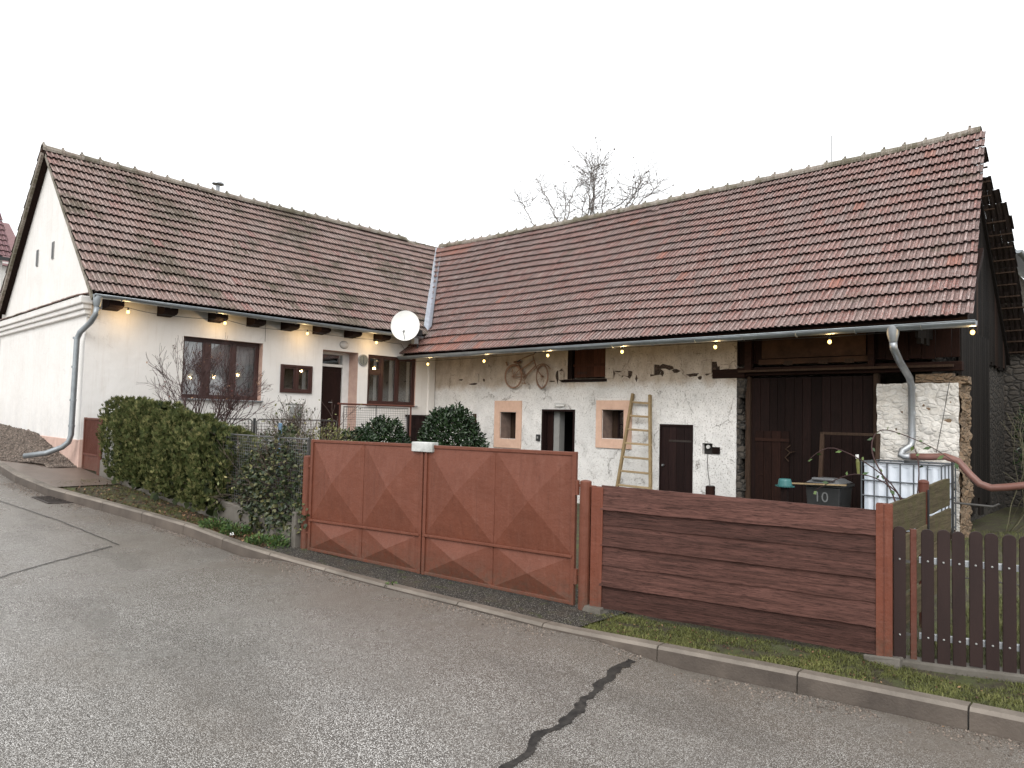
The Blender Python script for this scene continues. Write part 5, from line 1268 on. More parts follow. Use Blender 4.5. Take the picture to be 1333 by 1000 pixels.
# wire mesh behind the first picket
for i, s_ in enumerate(ps):
    m = MB(); w = .041; zt_, zb = 1.0 + rr.uniform(-.008, .006), .03 + rr.uniform(-.01, .01); 
    poly = [(s_ - w, zb), (s_ + w, zb)] + [(s_ + w * math.cos(math.pi * k / 10), zt_ - .035 + .035 * math.sin(math.pi * k / 10)) for k in range(11)]
    lean = rr.uniform(-.006, .006)
    m.prism(poly, lambda a, b, o, lean=lean: mpP(a + lean * b, b, o), .010, .030)
    p = m.build('picket', M['picket'], pf, bevel=.003)
    for z in (.20, .76):
        b_ = MB(); c = mpP(s_, z, .032); b_.sphere(c, .0078, 8, 6, .5); b_.pieces('bolt', M['grey'], p, smooth=True)
for z in (.20, .76):
    m = MB(); m.beam(mpP(.13, z, -.008), mpP(1.5, z, -.008), .03, .048); m.build('rail', M['galv'], pf, bevel=.003)
m = MB(); m.beam(mpP(.095, -.1, -.02), mpP(.095, .985, -.02), .042, .042, upv=(pn.x, pn.y, 0)); m.build('post', M['sgate'], pf, bevel=.004)
m = MB(); m.beam(mpP(-.05, .74, -.01), mpP(.1, .74, -.01), .012, .02); m.beam(mpP(-.05, .2, -.01), mpP(.1, .2, -.01), .012, .02); m.pieces('catch', M['darkwire'], pf)
m = MB(); m.beam(mpP(-.05, -.02, -.02), mpP(1.6, .0, -.02), .16, .08, upv=(0, 0, 1)); cb = m.build('base', M['concrete'], pf, bevel=.015)

# mossy side fence running back into the yard
sf = thing('side_fence', (-1.7, 6.0, 0), 'mossy green weathered board fence running back from the right post', 'fence')
rr = random.Random(8)
for (y0, y1, zz) in ((6.02, 7.20, .02), (7.27, 8.10, .11)):
    for (z0, z1, dx) in ((.86, 1.12, 0), (.60, .83, .01), (.36, .56, -.01), (.10, .32, .0)):
        m = MB(); N_ = 12; vs = []
        for k in range(N_ + 1):
            y = lerp(y0, y1, k / N_); dz = zz + (y - y0) * .035 + .008 * noise.noise(Vector((y * 4, z0 * 9, 1))); dz2 = zz + (y - y0) * .035 + .014 * noise.noise(Vector((y * 3, z0 * 9, 3))) - (.05 * ss(.4, 1, k / N_) if z0 > .8 and zz < .05 else 0)
            vs += [(-1.70 + dx, y, z0 + dz2), (-1.70 + dx, y, z1 + dz), (-1.675 + dx, y, z1 + dz), (-1.675 + dx, y, z0 + dz2)]
        fs = [(k * 4 + q, k * 4 + (q + 1) % 4, (k + 1) * 4 + (q + 1) % 4, (k + 1) * 4 + q) for k in range(N_) for q in range(4)] + [(0, 3, 2, 1), (N_ * 4, N_ * 4 + 1, N_ * 4 + 2, N_ * 4 + 3)]
        m.add(vs, fs, rr.random()); m.build('board', M['greenwood'], sf)
m = MB(); m.tube([(-1.70, 7.235, -.1), (-1.70, 7.235, 1.26)], .042, 12); m.sphere((-1.70, 7.235, 1.26), .045, 12, 8, .5, (1, 1, .6)); m.build('post', M['sgate'], sf)
m = MB(); m.tube([(-1.66, 8.14, -.1), (-1.66, 8.14, 1.42)], .012, 8); m.tube([(-1.655, 7.2, -.1), (-1.655, 7.2, 1.2)], .009, 6); m.pieces('rod', M['black'], sf)
m = MB(); m.tube([(-1.66, 8.14, 1.02), (-1.35, 8.3, 1.0), (-1.30, 8.3, 1.03)], .01, 6); m.tube([(-1.66, 8.14, .3), (-1.1, 8.2, .3)], .006, 6); m.pieces('hook', M['darkwire'], sf)

# small brown gate by the house corner
sg = thing('small_gate', (-15.2, 4.46, .5), 'small brown metal garden gate at the corner of the farmhouse', 'gate')
m = MB(); x = -15.66
while x < -14.82:
    m.beam((x, 4.46, .86), (x, 4.46, 1.53), .020, .012, upv=(0, 1, 0)); x += .048
lf = m.build('bars', M['sgate'], sg)
m = MB(); m.box(-15.66, -14.80, 4.452, 4.468, .60, .86, .5); m.box(-15.66, -14.80, 4.466, 4.472, .84, 1.54, .2); m.build('panel', M['sgate'], sg)
m = MB(); m.box(-15.71, -15.66, 4.435, 4.485, .5, 1.57, .5); m.box(-14.81, -14.76, 4.435, 4.485, .45, 1.57, .5); m.box(-15.66, -14.81, 4.44, 4.48, 1.53, 1.565, .5); m.box(-15.66, -14.81, 4.43, 4.48, .845, .88, .5); m.box(-15.66, -14.81, 4.44, 4.48, .57, .60, .5); m.build('frame', M['sgate'], sg, bevel=.004)
m = MB(); m.tube([(-14.72, 4.46, .3), (-14.72, 4.46, 1.60)], .03, 10); m.build('post', M['sgate'], sg)

# roadside wire mesh fence on a low concrete wall
wf = thing('wire_fence', (-14.6, 4.6, .3), 'wire mesh fence on a low concrete wall behind the kerb, grown through by ivy', 'fence')
def fy(x): return lerp(4.52, 4.86, (x + 14.7) / 6.6)
m = MB(); m.open = True; x = -14.65
zt_ = lambda x: 1.42 + .2 * ss(-10.2, -14.6, x)
while x < -8.12:
    m.tube([(x, fy(x), g(x) + .22), (x, fy(x), zt_(x))], .0022, 3, .5); x += .05
z = .3
while z < 1.62:
    xa_ = -14.65; xb_ = -8.12
    pts_ = []
    for i in range(20):
        xx = lerp(xa_, xb_, i / 19)
        zz_ = lerp(g(xx) + .24, zt_(xx), (z - .3) / 1.3); pts_.append((xx, fy(xx), zz_))
    m.tube(pts_, .0022, 3, .5); z += .054
m.build('mesh', M['wire'], wf)
m = MB(); m.tube([(lerp(-14.65, -8.12, i / 19), fy(lerp(-14.65, -8.12, i / 19)), zt_(lerp(-14.65, -8.12, i / 19))) for i in range(20)], .010, 6); m.build('top_rail', M['wire'], wf)
for x in (-12.6, -10.35, -8.16):
    m = MB(); m.tube([(x, fy(x) + .03, g(x)), (x, fy(x) + .03, zt_(x) + .02)], .022, 8); m.build('post', M['darkwire'], wf)
m = MB(); N_ = 40; vs = []
for i in range(N_ + 1):
    x = lerp(-14.7, -8.25, i / N_); zt2 = g(x) + .27 + .012 * noise.noise(Vector((x * 2, 0, 0))); y = fy(x)
    vs += [(x, y - .07, g(x) - .3), (x, y - .07, zt2 - .02), (x, y - .05, zt2), (x, y + .08, zt2), (x, y + .08, g(x) - .3)]
m.add(vs, [(k * 5 + q, k * 5 + q + 1, (k + 1) * 5 + q + 1, (k + 1) * 5 + q) for k in range(N_) for q in range(4)] + [(0, 1, 2, 3, 4), tuple(N_ * 5 + q for q in (4, 3, 2, 1, 0))], .5)
m.build('base_wall', M['concrete'], wf)
m = MB(); m.box(-8.26, -8.17, 4.74, 4.90, -.1, .50, .5); m.build('end_block', M['concrete'], wf, bevel=.012)

# inner garden fence and terrace railing
gf = thing('garden_fence', (-13.5, 6, .5), 'low wire panel fence in front of the large house window', 'fence')
for (a, b) in ((4.7, 6.80), (6.90, 8.75)):
    m = MB(); m.open = True; y = a + .04
    while y < b: m.tube([(-13.5, y, .7), (-13.5, y, 1.60)], .0032, 4, .5); y += .062
    z = .72
    while z < 1.59: m.tube([(-13.5, a, z), (-13.5, b, z)], .0032, 4, .5); z += .062
    pn_ = m.build('mesh_panel', M['darkwire'], gf)
    m = MB(); m.tube([(-13.5, a, .65), (-13.5, a, 1.57), (-13.5, a + .05, 1.61), (-13.5, b - .05, 1.61), (-13.5, b, 1.57), (-13.5, b, .65)], .013, 6); m.build('frame', M['darkwire'], pn_)
m = MB(); m.tube([(-13.5, 6.85, .3), (-13.5, 6.85, 1.63)], .028, 8); m.build('post', M['black'], gf)
rl = thing('railing', (-14.2, 10.3, 1.0), 'rust brown terrace railing with wire mesh infill below the right house window', 'railing')
m = MB(); m.tube([(-14.2, 9.22, 1.99), (-14.2, 11.46, 1.99)], .022, 8); m.build('handrail', M['sgate'], rl)
for y in (9.28, 11.36):
    m = MB(); m.tube([(-14.2, y, .9), (-14.2, y, 1.98)], .022, 8); m.build('post', M['sgate'], rl)
m = MB(); m.open = True; y = 9.40
while y < 11.28: m.tube([(-14.2, y, 1.08), (-14.2, y, 1.92)], .003, 4, .5); y += .055
z = 1.08
while z < 1.93: m.tube([(-14.2, 9.38, z), (-14.2, 11.27, z)], .003, 4, .5); z += .055
mm_ = m.build('mesh_panel', M['darkwire'], rl)
m = MB(); m.tube([(-14.2, 9.38, 1.06), (-14.2, 9.38, 1.93), (-14.2, 11.27, 1.93), (-14.2, 11.27, 1.06), (-14.2, 9.38, 1.06)], .011, 6); m.tube([(-14.2, 10.3, 1.5), (-14.2, 10.3, 1.98)], .01, 5); m.build('frame', M['darkwire'], mm_)
bpst = MB(); bpst.tube([(-9.87, 5.42, .1), (-9.87, 5.42, 1.58)], .032, 12); bpst.sphere((-9.87, 5.42, 1.58), .034, 10, 6, .5, (1, 1, .5))
tag(bpst.build('pipe_post', M['blue'], loc=(-9.87, 5.42, .1)), 'pale blue painted pipe standing among the shrubs behind the wire fence', 'post')

# drain grate in the road
dg = thing('drain_grate', (-12.95, 3.1, .4), 'rusty iron drain grate set in the road by the kerb', 'drain')
m = MB(); m.open = False
gx, gy = -13.1, 3.36; HX, HY = .32, .20
def gxy(a, b, dz): x, y = gx + a + b * .12, gy + b + a * .12; return (x, y, rz(x, y) + dz)
for i in range(8):
    a = -HX + .04 + i * (2 * HX - .08) / 7; m.beam(gxy(a, -HY, .005), gxy(a, HY, .005), .045, .012)
m.build('bars', M['iron'], dg)
m = MB()
for (a, b) in (((-HX, -HY), (HX, -HY)), ((-HX, HY), (HX, HY)), ((-HX, -HY), (-HX, HY)), ((HX, -HY), (HX, HY))): m.beam(gxy(*a, .006), gxy(*b, .006), .04, .012)
m.build('frame', M['iron'], dg)
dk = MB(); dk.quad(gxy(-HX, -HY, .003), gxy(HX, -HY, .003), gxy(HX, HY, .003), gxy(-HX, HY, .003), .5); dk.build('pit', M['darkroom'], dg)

# ================================================================== VEGETATION
def rand_dir(rnd):
    while True:
        v = Vector((rnd.uniform(-1, 1), rnd.uniform(-1, 1), rnd.uniform(-1, 1)))
        if .05 < v.length < 1: return v.normalized()
def blade(m, p, d, side, L, w, tint, fold=0):
    q = p + d * L; mid = p + d * L * .45
    m.add([p, mid + side * w, q, mid - side * w], [(0, 1, 2, 3)], tint)
def thuja(x, y, w, dpt, z0, h, label, seed):
    rnd = random.Random(seed); t = thing('thuja_bush', (x, y, z0), label, 'shrub', 'thuja bushes in the roadside hedge')
    m = MB(); m.open = True
    for i in range(4300):
        u = rnd.random() ** .85; a = rnd.uniform(0, 2 * math.pi)
        prof = (.78 + .42 * math.sin(min(1, u * 1.25 + .12) * math.pi * .60)) * (1 - max(0, u - .86) ** 1.2 * 4.2)
        prof *= 1 + .34 * noise.noise(Vector((math.cos(a) * 2.0 + x * 3, math.sin(a) * 2.0, u * 3.0))) + .22 * noise.noise(Vector((math.cos(a) * 5 + x, math.sin(a) * 5, u * 6)))
        if rnd.random() < .03: prof *= 1.12
        if noise.noise(Vector((math.cos(a) * 3.2 + x * 5, math.sin(a) * 3.2, u * 2.2 + seed))) + .6 * noise.noise(Vector((math.cos(a) * 9 + x, math.sin(a) * 9, u * 11))) < -.16: continue
        r_ = prof * (.55 + .5 * rnd.random() ** .4)
        out = Vector((math.cos(a), math.sin(a), 0)); c = Vector((x + out.x * w / 2 * r_, y + out.y * dpt / 2 * r_, z0 + u * h * .97))
        up_ = Vector((rnd.uniform(-.25, .25), rnd.uniform(-.25, .25), 1)) + out * rnd.uniform(.1, .8); up_.normalize()
        pl = (out * rnd.uniform(.2, 1) + Vector((-out.y, out.x, 0)) * rnd.uniform(-1, 1)).normalized(); pl = (pl - up_ * pl.dot(up_)).normalized(); nrm_ = pl.cross(up_)
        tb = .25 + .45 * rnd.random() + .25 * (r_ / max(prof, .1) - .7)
        if rnd.random() < .012: tb = 1
        n_ = 7
        for k in range(n_):
            f = (k / (n_ - 1) - .5) * 2; dr = (up_ * (1 - .35 * abs(f)) + pl * f * .85).normalized()
            L = rnd.uniform(.032, .068) * (1.15 - .35 * abs(f)); base = c + up_ * (rnd.uniform(0, .03))
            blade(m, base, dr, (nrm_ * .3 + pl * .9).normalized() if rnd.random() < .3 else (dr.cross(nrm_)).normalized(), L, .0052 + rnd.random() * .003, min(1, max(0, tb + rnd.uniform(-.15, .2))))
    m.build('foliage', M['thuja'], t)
    m = MB(); m.tube([(x, y, z0 - .1), (x + .02, y, z0 + h * .5), (x, y, z0 + h * .8)], [.05, .035, .01], 7)
    for k in range(26):
        a = rnd.uniform(0, 6.283); zz = z0 + rnd.uniform(.0, .85) * h; m.tube([(x, y, zz), (x + math.cos(a) * w * .36, y + math.sin(a) * dpt * .36, zz + .12)], .008, 4)
    m.build('trunk', M['bark'], t)
    m = MB(); m.open = True
    for i in range(420):
        a = rnd.uniform(0, 6.283); u = rnd.random(); r_ = rnd.random() ** .5 * .62 * (1 - max(0, u - .75) * 2.5); c = Vector((x + math.cos(a) * w / 2 * r_, y + math.sin(a) * dpt / 2 * r_, z0 + u * h * .92)); dr = rand_dir(rnd)
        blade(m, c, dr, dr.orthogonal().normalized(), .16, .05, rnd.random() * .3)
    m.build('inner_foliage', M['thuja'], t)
lab = ['leftmost bush of the clipped thuja hedge, next to the small brown gate', 'second thuja bush of the hedge counted from the small brown gate', 'third thuja bush of the hedge counted from the small brown gate', 'middle thuja bush of the clipped roadside hedge', 'thuja bush just right of the middle of the roadside hedge', 'second last thuja bush before the ivy covered end of the fence', 'rightmost thuja bush of the hedge, beside the ivy']
hx = [-13.62, -13.06, -12.50, -11.96, -11.42, -10.88, -10.36]; ht = [1.97, 1.90, 1.90, 1.75, 1.71, 1.57, 1.53]
for i in range(7):
    z0 = g(hx[i]) + .03 - (.0 if i < 5 else .0); thuja(hx[i], fy(hx[i]) + .02, .72, .72, z0 + .06, ht[i] - z0 - .06, lab[i], 40 + i)

def leafy(name, c, rad, n, ls, mat, label, cat, seed, group=None, flat=.5, z0=None, lw=.4, noise_amp=.3):
    rnd = random.Random(seed); c = Vector(c); t = thing(name, (c.x, c.y, z0 if z0 is not None else c.z - rad[2]), label, cat, group); m = MB(); m.open = True
    for i in range(n):
        d = rand_dir(rnd); 
        rr_ = (.55 + .45 * rnd.random() ** .35) * (1 + noise_amp * noise.noise(d * 2.2 + Vector((seed, 0, 0))) + .1 * noise.noise(d * 6))
        p = c + Vector((d.x * rad[0], d.y * rad[1], d.z * rad[2])) * rr_
        if z0 is not None and p.z < z0: continue
        ax = (d + rand_dir(rnd) * .9 + Vector((0, 0, -.1))).normalized(); nn_ = (d * .9 + Vector((0, 0, .6)) + rand_dir(rnd) * .5); side = ax.cross(nn_).normalized(); up2 = side.cross(ax).normalized()
        L = ls * rnd.uniform(.7, 1.25); w = L * lw * .5; tt = rnd.random()
        b0 = p; q = p + ax * L - up2 * L * .12
        m.add([b0, p + ax * L * .35 + side * w + up2 * w * .35, p + ax * L * .75 + side * w * .75 + up2 * w * .2, q, p + ax * L * .75 - side * w * .75 + up2 * w * .2, p + ax * L * .35 - side * w + up2 * w * .35, p + ax * L * .5], [(0, 1, 6), (1, 2, 6), (2, 3, 6), (3, 4, 6), (4, 5, 6), (5, 0, 6)], tt)
    m.build('foliage', mat, t)
    m = MB(); zb = z0 if z0 is not None else c.z - rad[2]
    for k in range(14):
        d = rand_dir(rnd); d.z = abs(d.z); m.tube([(c.x, c.y, zb - .1), (c.x + d.x * rad[0] * .3, c.y + d.y * rad[1] * .3, lerp(zb, c.z + rad[2] * .6, .4)), (c.x + d.x * rad[0] * .75, c.y + d.y * rad[1] * .75, c.z + d.z * rad[2] * .7)], [.02, .012, .005], 5)
    m.build('stems', M['bark'], t)
    return t
leafy('laurel_bush', (-12.6, 8.65, .80), (.6, .5, .62), 5200, .095, M['laurel'], 'dark glossy evergreen bush below the left end of the terrace railing', 'shrub', 61, z0=.0)
leafy('laurel_bush', (-12.5, 9.25, .95), (.55, .6, .70), 5200, .095, M['laurel'], 'dark glossy evergreen bush below the right end of the terrace railing', 'shrub', 62, z0=.0)
leafy('laurel_bush', (-11.2, 10.05, .80), (.72, .72, 1.16), 11000, .10, M['laurel'], 'tall rounded dark laurel bush beside the peach framed barn window', 'shrub', 63, z0=-.19, noise_amp=.15)
leafy('ivy', (-8.98, 4.88, .62), (.76, .24, .80), 4600, .055, M['ivy'], 'dark ivy climbing the wire fence next to the gate post', 'ivy', 64, z0=.02, lw=.85, noise_amp=.6)
leafy('ivy', (-9.7, 4.98, .62), (.62, .25, .62), 1500, .045, M['ivy'], 'thin ivy on the wire mesh right beside the rightmost thuja bush', 'ivy', 65, z0=.15, lw=.85)
leafy('evergreen_shrub', (-8.6, 5.5, 1.05), (.45, .35, .55), 1300, .05, M['yellowleaf'], 'yellowish green leafy shrub rising behind the ivy by the gate', 'shrub', 66, z0=.3)
leafy('evergreen_shrub', (-10.3, 5.8, 1.05), (.75, .4, .52), 1000, .05, M['ivy'], 'loose dark leaved shrub behind the right end of the thuja hedge', 'shrub', 67, z0=.3)

def bare(name, base, h, spread, label, cat, seed, mat, n0=6, r0=.022, depth=4, leaves=None, nleaf=0, berry=0, group=None, up=1., lens=.5, kink=.22, bias=(0, 0, 0), tw=.0022, shrink=.66):
    rnd = random.Random(seed); t = thing(name, base, label, cat, group); m = MB(); m.open = True; tips = []
    def grow(p, d, L, r_, dep):
        pts = [p]; q = p.copy(); dd = d.copy(); ns = 4
        for i in range(ns):
            dd = (dd + rand_dir(rnd) * kink + Vector((0, 0, .05 * up)) + Vector(bias) * .08).normalized(); q = q + dd * L / ns; pts.append(q.copy())
            if dep > 0 and i >= 1 and rnd.random() < .62:
                nd = (dd + rand_dir(rnd) * .95 * spread + Vector((0, 0, .1))).normalized(); grow(q.copy(), nd, L * rnd.uniform(.45, .75), r_ * .55, dep - 1)
        re = max(tw * .7, r_ * .55); m.tube(pts, [lerp(r_, re, i / ns) for i in range(ns + 1)], 5 if r_ > .012 else 3, .5 + .5 * (dep == 0) * rnd.random(), cap=False)
        if dep > 0:
            for k in range(2):
                nd = (dd + rand_dir(rnd) * .6 * spread).normalized(); grow(q.copy(), nd, L * rnd.uniform(shrink - .1, shrink + .12), re, dep - 1)
        else: tips.append((pts[-1], dd)); tips.append((pts[2], dd))
    for i in range(n0):
        a = 2 * math.pi * i / n0 + rnd.uniform(-.4, .4); s_ = rnd.uniform(.25, .75) * spread
        d = (Vector((math.cos(a) * s_, math.sin(a) * s_, up)) + Vector(bias)).normalized(); grow(Vector(base) + Vector((math.cos(a), math.sin(a), 0)) * .03, d, h * lens * rnd.uniform(.75, 1.1), max(tw, r0 * rnd.uniform(.7, 1)), depth)
    m.build('branches', mat, t)
    if leaves and nleaf:
        l_ = MB(); l_.open = True
        for i in range(nleaf):
            p, d = rnd.choice(tips); dr = (d + rand_dir(rnd) * .8 + Vector((0, 0, -.4))).normalized(); sd__ = dr.orthogonal().normalized(); L = rnd.uniform(.035, .065)
            blade(l_, p + rand_dir(rnd) * .02, dr, sd__, L, L * .24, rnd.random())
        l_.build('leaves', leaves, t)
    if berry:
        l_ = MB()
        for i in range(berry):
            p, d = rnd.choice(tips); l_.sphere(p + rand_dir(rnd) * .02, .009, 6, 4)
        l_.build('berries', M['berry'], t)
    return t
bare('bare_shrub', (-13.95, 6.0, g(-13.9) + .1), 3.2, .72, 'bare reddish shrub with dried leaves growing in front of the large window', 'shrub', 71, M['redbark'], 7, .028, 4, M['deadleaf'], 150, 26, lens=.36, tw=.0042)
bare('bare_shrub', (-13.2, 7.55, .5), 1.35, .9, 'half bare shrub with green leaves below the small square window', 'shrub', 72, M['bark'], 9, .018, 3, M['ivy'], 420, 0, lens=.46, tw=.005)
bare('bare_shrub', (-8.9, 5.15, .1), 1.5, .9, 'brown twiggy shrub tangled behind the ivy by the gate post', 'shrub', 78, M['bark'], 12, .010, 3, M['yellowleaf'], 260, 0, lens=.5, tw=.0032)
bare('bare_shrub', (-10.6, 5.5, .3), 1.15, .9, 'thin twiggy shrub beside the pale blue pipe', 'shrub', 73, M['bark'], 7, .010, 3, M['weed'], 160, 0, lens=.5)
def bare_tree():
    rnd = random.Random(5); b = Vector((-18.2, 24, -.2)); t = thing('bare_tree', b, 'bare leafless tree with dried seed heads rising behind the barn roof', 'tree')
    m = MB(); m.tube([b, b + Vector((0, 0, 3)), b + Vector((.1, 0, 5.2))], [.3, .24, .2], 10); m.build('trunk', M['treebark'], t)
    m = MB(); m.open = True; tips = []
    def twig(p, d, L, r_, dep):
        pts = [p]; q = p.copy()
        for i in range(4):
            d = (d + rand_dir(rnd) * .22 + Vector((0, 0, .05))).normalized(); q = q + d * L / 4; pts.append(q.copy())
            if dep and rnd.random() < .75: twig(q.copy(), (d + rand_dir(rnd) * .8).normalized(), L * rnd.uniform(.4, .65), r_ * .6, dep - 1)
        m.tube(pts, [lerp(r_, max(.005, r_ * .4), i / 4) for i in range(5)], 4, cap=False); tips.append(q)
    for L_ in LIMBS:
        P = [Vector(p) for p in L_]; yo = rnd.uniform(-1.6, 1.6)
        P = [Vector((p.x, p.y + yo * (k + 1) / len(P), p.z)) for k, p in enumerate(P)]; root = b + Vector((.1, 0, 5.1))
        full = [root, root.lerp(P[0], .5) + Vector((0, 0, -.3))] + P; dn = []
        for k in range(len(full) - 1):
            for q in range(5): dn.append(full[k].lerp(full[k + 1], q / 5) + rand_dir(rnd) * .05)
        dn.append(full[-1]); n_ = len(dn); m.tube(dn, [lerp(.045, .011, (k / (n_ - 1)) ** .8) for k in range(n_)], 5, cap=False); tips.append(dn[-1])
        for k in range(9, n_ - 1):
            for _ in range(2):
                if rnd.random() < .75: twig(dn[k], (Vector((rnd.uniform(-1, 1), rnd.uniform(-1, 1), rnd.uniform(.0, .8)))).normalized(), rnd.uniform(.5, 1.15), .011, 2 if rnd.random() < .12 else 1)
    m.build('branches', M['treebark'], t)
    m = MB()
    for i in range(90):
        m.sphere(rnd.choice(tips), rnd.uniform(.022, .045), 5, 4)
    o = m.build('seed_heads', M['treebark'], t)
    o['kind'] = 'stuff'
LIMBS = [[(-20.1, 24.0, 10.48), (-20.72, 24.0, 11.57), (-21.29, 24.0, 12.29), (-21.78, 24.0, 13.0)], [(-19.97, 24.0, 10.46), (-20.26, 24.0, 11.48), (-20.6, 24.0, 12.21)], [(-19.88, 24.0, 10.51), (-19.92, 24.0, 11.83), (-19.89, 24.0, 12.58)], [(-19.11, 24.0, 10.48), (-19.47, 24.0, 11.33), (-19.71, 24.0, 12.13)], [(-18.4, 24.0, 10.42), (-18.93, 24.0, 11.8), (-19.07, 24.0, 12.4), (-19.35, 24.0, 13.22)], [(-18.27, 24.0, 10.39), (-18.46, 24.0, 11.53), (-18.78, 24.0, 12.54), (-18.5, 24.0, 13.05)], [(-18.19, 24.0, 10.38), (-17.98, 24.0, 11.6), (-18.07, 24.0, 12.38), (-18.33, 24.0, 13.01)], [(-18.11, 24.0, 10.37), (-17.56, 24.0, 11.09), (-17.42, 24.0, 11.81), (-17.16, 24.0, 12.18)], [(-17.55, 24.0, 10.46), (-17.26, 24.0, 11.45), (-17.4, 24.0, 12.56)], [(-16.7, 24.0, 10.43), (-16.34, 24.0, 11.26), (-16.65, 24.0, 12.1)], [(-16.55, 24.0, 10.47), (-16.11, 24.0, 11.05), (-15.83, 24.0, 11.69)], [(-16.32, 24.0, 10.49), (-15.64, 24.0, 11.08), (-15.36, 24.0, 11.68)], [(-17.0, 24.0, 10.43), (-15.7, 24.0, 10.59), (-14.92, 24.0, 10.9)], [(-21.24, 24.0, 10.46), (-21.73, 24.0, 11.41), (-21.94, 24.0, 11.81)]]
bare_tree()
bare('bare_shrub', (-2.25, 15.0, -.1), 3.0, .7, 'bare greenish twigs beside the dark gable boards at the right edge', 'shrub', 75, simple('green_twig_bark', (.14, .13, .07), (.09, .08, .05), 9, .8), 7, .010, 2, None, 0, 0, bias=(.5, -.2, -.05), lens=.5, tw=.004)
# bramble at the tank
br = thing('bramble', (-1.95, 7.6, .0), 'leafy bramble shoots arching over the tank cage behind the side fence', 'bramble')
m = MB(); l_ = MB(); l_.open = True; rnd = random.Random(77)
canes = [[(-1.82, 7.2, .6), (-1.95, 7.25, 1.1), (-2.18, 7.4, 1.5), (-2.12, 7.5, 1.72), (-1.75, 7.5, 1.60), (-1.5, 7.6, 1.42)], [(-1.9, 7.9, .6), (-2.1, 7.7, 1.2), (-2.6, 7.6, 1.52), (-2.9, 7.6, 1.35)], [(-1.8, 7.8, .6), (-2.1, 7.9, 1.1), (-2.5, 7.9, 1.25), (-3.0, 8.0, 1.0)], [(-1.9, 7.6, .6), (-1.85, 7.7, 1.3), (-1.95, 7.9, 1.6)]]
for cp in canes:
    P = [Vector(p) for p in cp]; dn = []
    for i in range(len(P) - 1):
        p0, p1, p2, p3 = P[max(0, i - 1)], P[i], P[i + 1], P[min(len(P) - 1, i + 2)]
        for k in range(6):
            t_ = k / 6; dn.append(.5 * ((2 * p1) + (p2 - p0) * t_ + (2 * p0 - 5 * p1 + 4 * p2 - p3) * t_ * t_ + (3 * p1 - p0 - 3 * p2 + p3) * t_ ** 3))
    m.tube(dn, [lerp(.009, .003, i / len(dn)) for i in range(len(dn))], 5)
    for p in dn[7::2]:
        for q in range(1):
            dr = (rand_dir(rnd) + Vector((0, 0, -.2))).normalized(); L = rnd.uniform(.045, .08); blade(l_, p, dr, dr.orthogonal().normalized(), L, L * .3, rnd.random())
m.build('canes', M['redbark'], br, smooth=True); l_.build('leaves', M['weed'], br)

# grass, weeds, fallen leaves
def fence_line(x):
    return FA.y + (x - FA.x) * (FB.y - FA.y) / (FB.x - FA.x) if x < FB.x else 5.95 + (x + 1.66) * .36
def grass(name, n, x0, x1, y0f, y1f, hmin, hmax, seed, zf=None, thr=-.12, label=None, mat='grass'):
    rnd = random.Random(seed); m = MB(); m.open = True
    zf = zf or (lambda x, y: court(x, y) - .03)
    for i in range(n):
        x = rnd.uniform(x0, x1); y = lerp(y0f(x), y1f(x), rnd.random())
        q = noise.noise(Vector((x * 2.3, y * 3.1, seed))) + .5 * noise.noise(Vector((x * 8, y * 8, seed)))
        if q < thr + rnd.uniform(-.15, .15): continue
        a = rnd.uniform(0, 6.283); d = Vector((math.cos(a) * rnd.uniform(.2, 1.1), math.sin(a) * rnd.uniform(.2, 1.1), 1)).normalized(); s_ = Vector((-math.sin(a), math.cos(a), 0))
        L = rnd.uniform(hmin, hmax) * (1 + max(0, q)); w = rnd.uniform(.0012, .0028); p = Vector((x, y, zf(x, y) - .002)); mid = p + d * L * .55; tip = p + d * L * .9 + Vector((math.cos(a), math.sin(a), -.25)) * L * .35
        t_ = .3 + .35 * q + rnd.uniform(-.25, .3)
        m.add([p - s_ * w, p + s_ * w, mid + s_ * w * .8, mid - s_ * w * .8, tip], [(0, 1, 2, 3), (3, 2, 4)], min(1, max(0, t_)))
    return tag(m.build(name, M[mat]), kind='stuff')
grass('grass', 42000, -4.05, 1.2, lambda x: ky(x) + .13, lambda x: fence_line(x) + .05, .015, .042, 1, thr=-.30)
grass('grass', 26000, -1.55, 1.4, lambda x: fence_line(x) + .08, lambda x: 9.0, .05, .11, 12, thr=-.7)
grass('grass', 22000, -3.9, 3.0, lambda x: fence_line(x) + .05, lambda x: 15, .04, .10, 2, thr=-.5)
grass('grass', 6000, -5.3, -3.9, lambda x: 5.5, lambda x: 8.5, .04, .09, 3, thr=-.5)
grass('grass', 9000, -14.2, -8.4, lambda x: ky(x) + .13, lambda x: fy(x) - .07, .015, .045, 4, zf=lambda x, y: g(x) - .03, thr=-.02)
m = MB(); m.open = True; rnd = random.Random(9)
def fallen(n, fx, fy0, fy1, zf, s0=.02, s1=.05):
    for i in range(n):
        x = fx(); y = lerp(fy0(x), fy1(x), rnd.random()); z = zf(x, y) + .008
        d = rand_dir(rnd); d.z *= .35; d.normalize(); s_ = d.cross(Vector((0, 0, 1)) + rand_dir(rnd) * .4).normalized(); L = rnd.uniform(s0, s1); blade(m, Vector((x, y, z)), d, s_, L, L * .32, rnd.random())
fallen(2300, lambda: rnd.uniform(-14.2, -8.3), lambda x: ky(x) + .13, lambda x: fy(x) - .07, lambda x, y: g(x) - .03)
fallen(500, lambda: rnd.gauss(-9.6, .6), lambda x: ky(x) + .13, lambda x: fy(x) - .07, lambda x, y: g(x) - .02)
fallen(420, lambda: rnd.uniform(-4.0, 1), lambda x: ky(x) + .13, fence_line, lambda x, y: court(x, y) - .02, .015, .03)
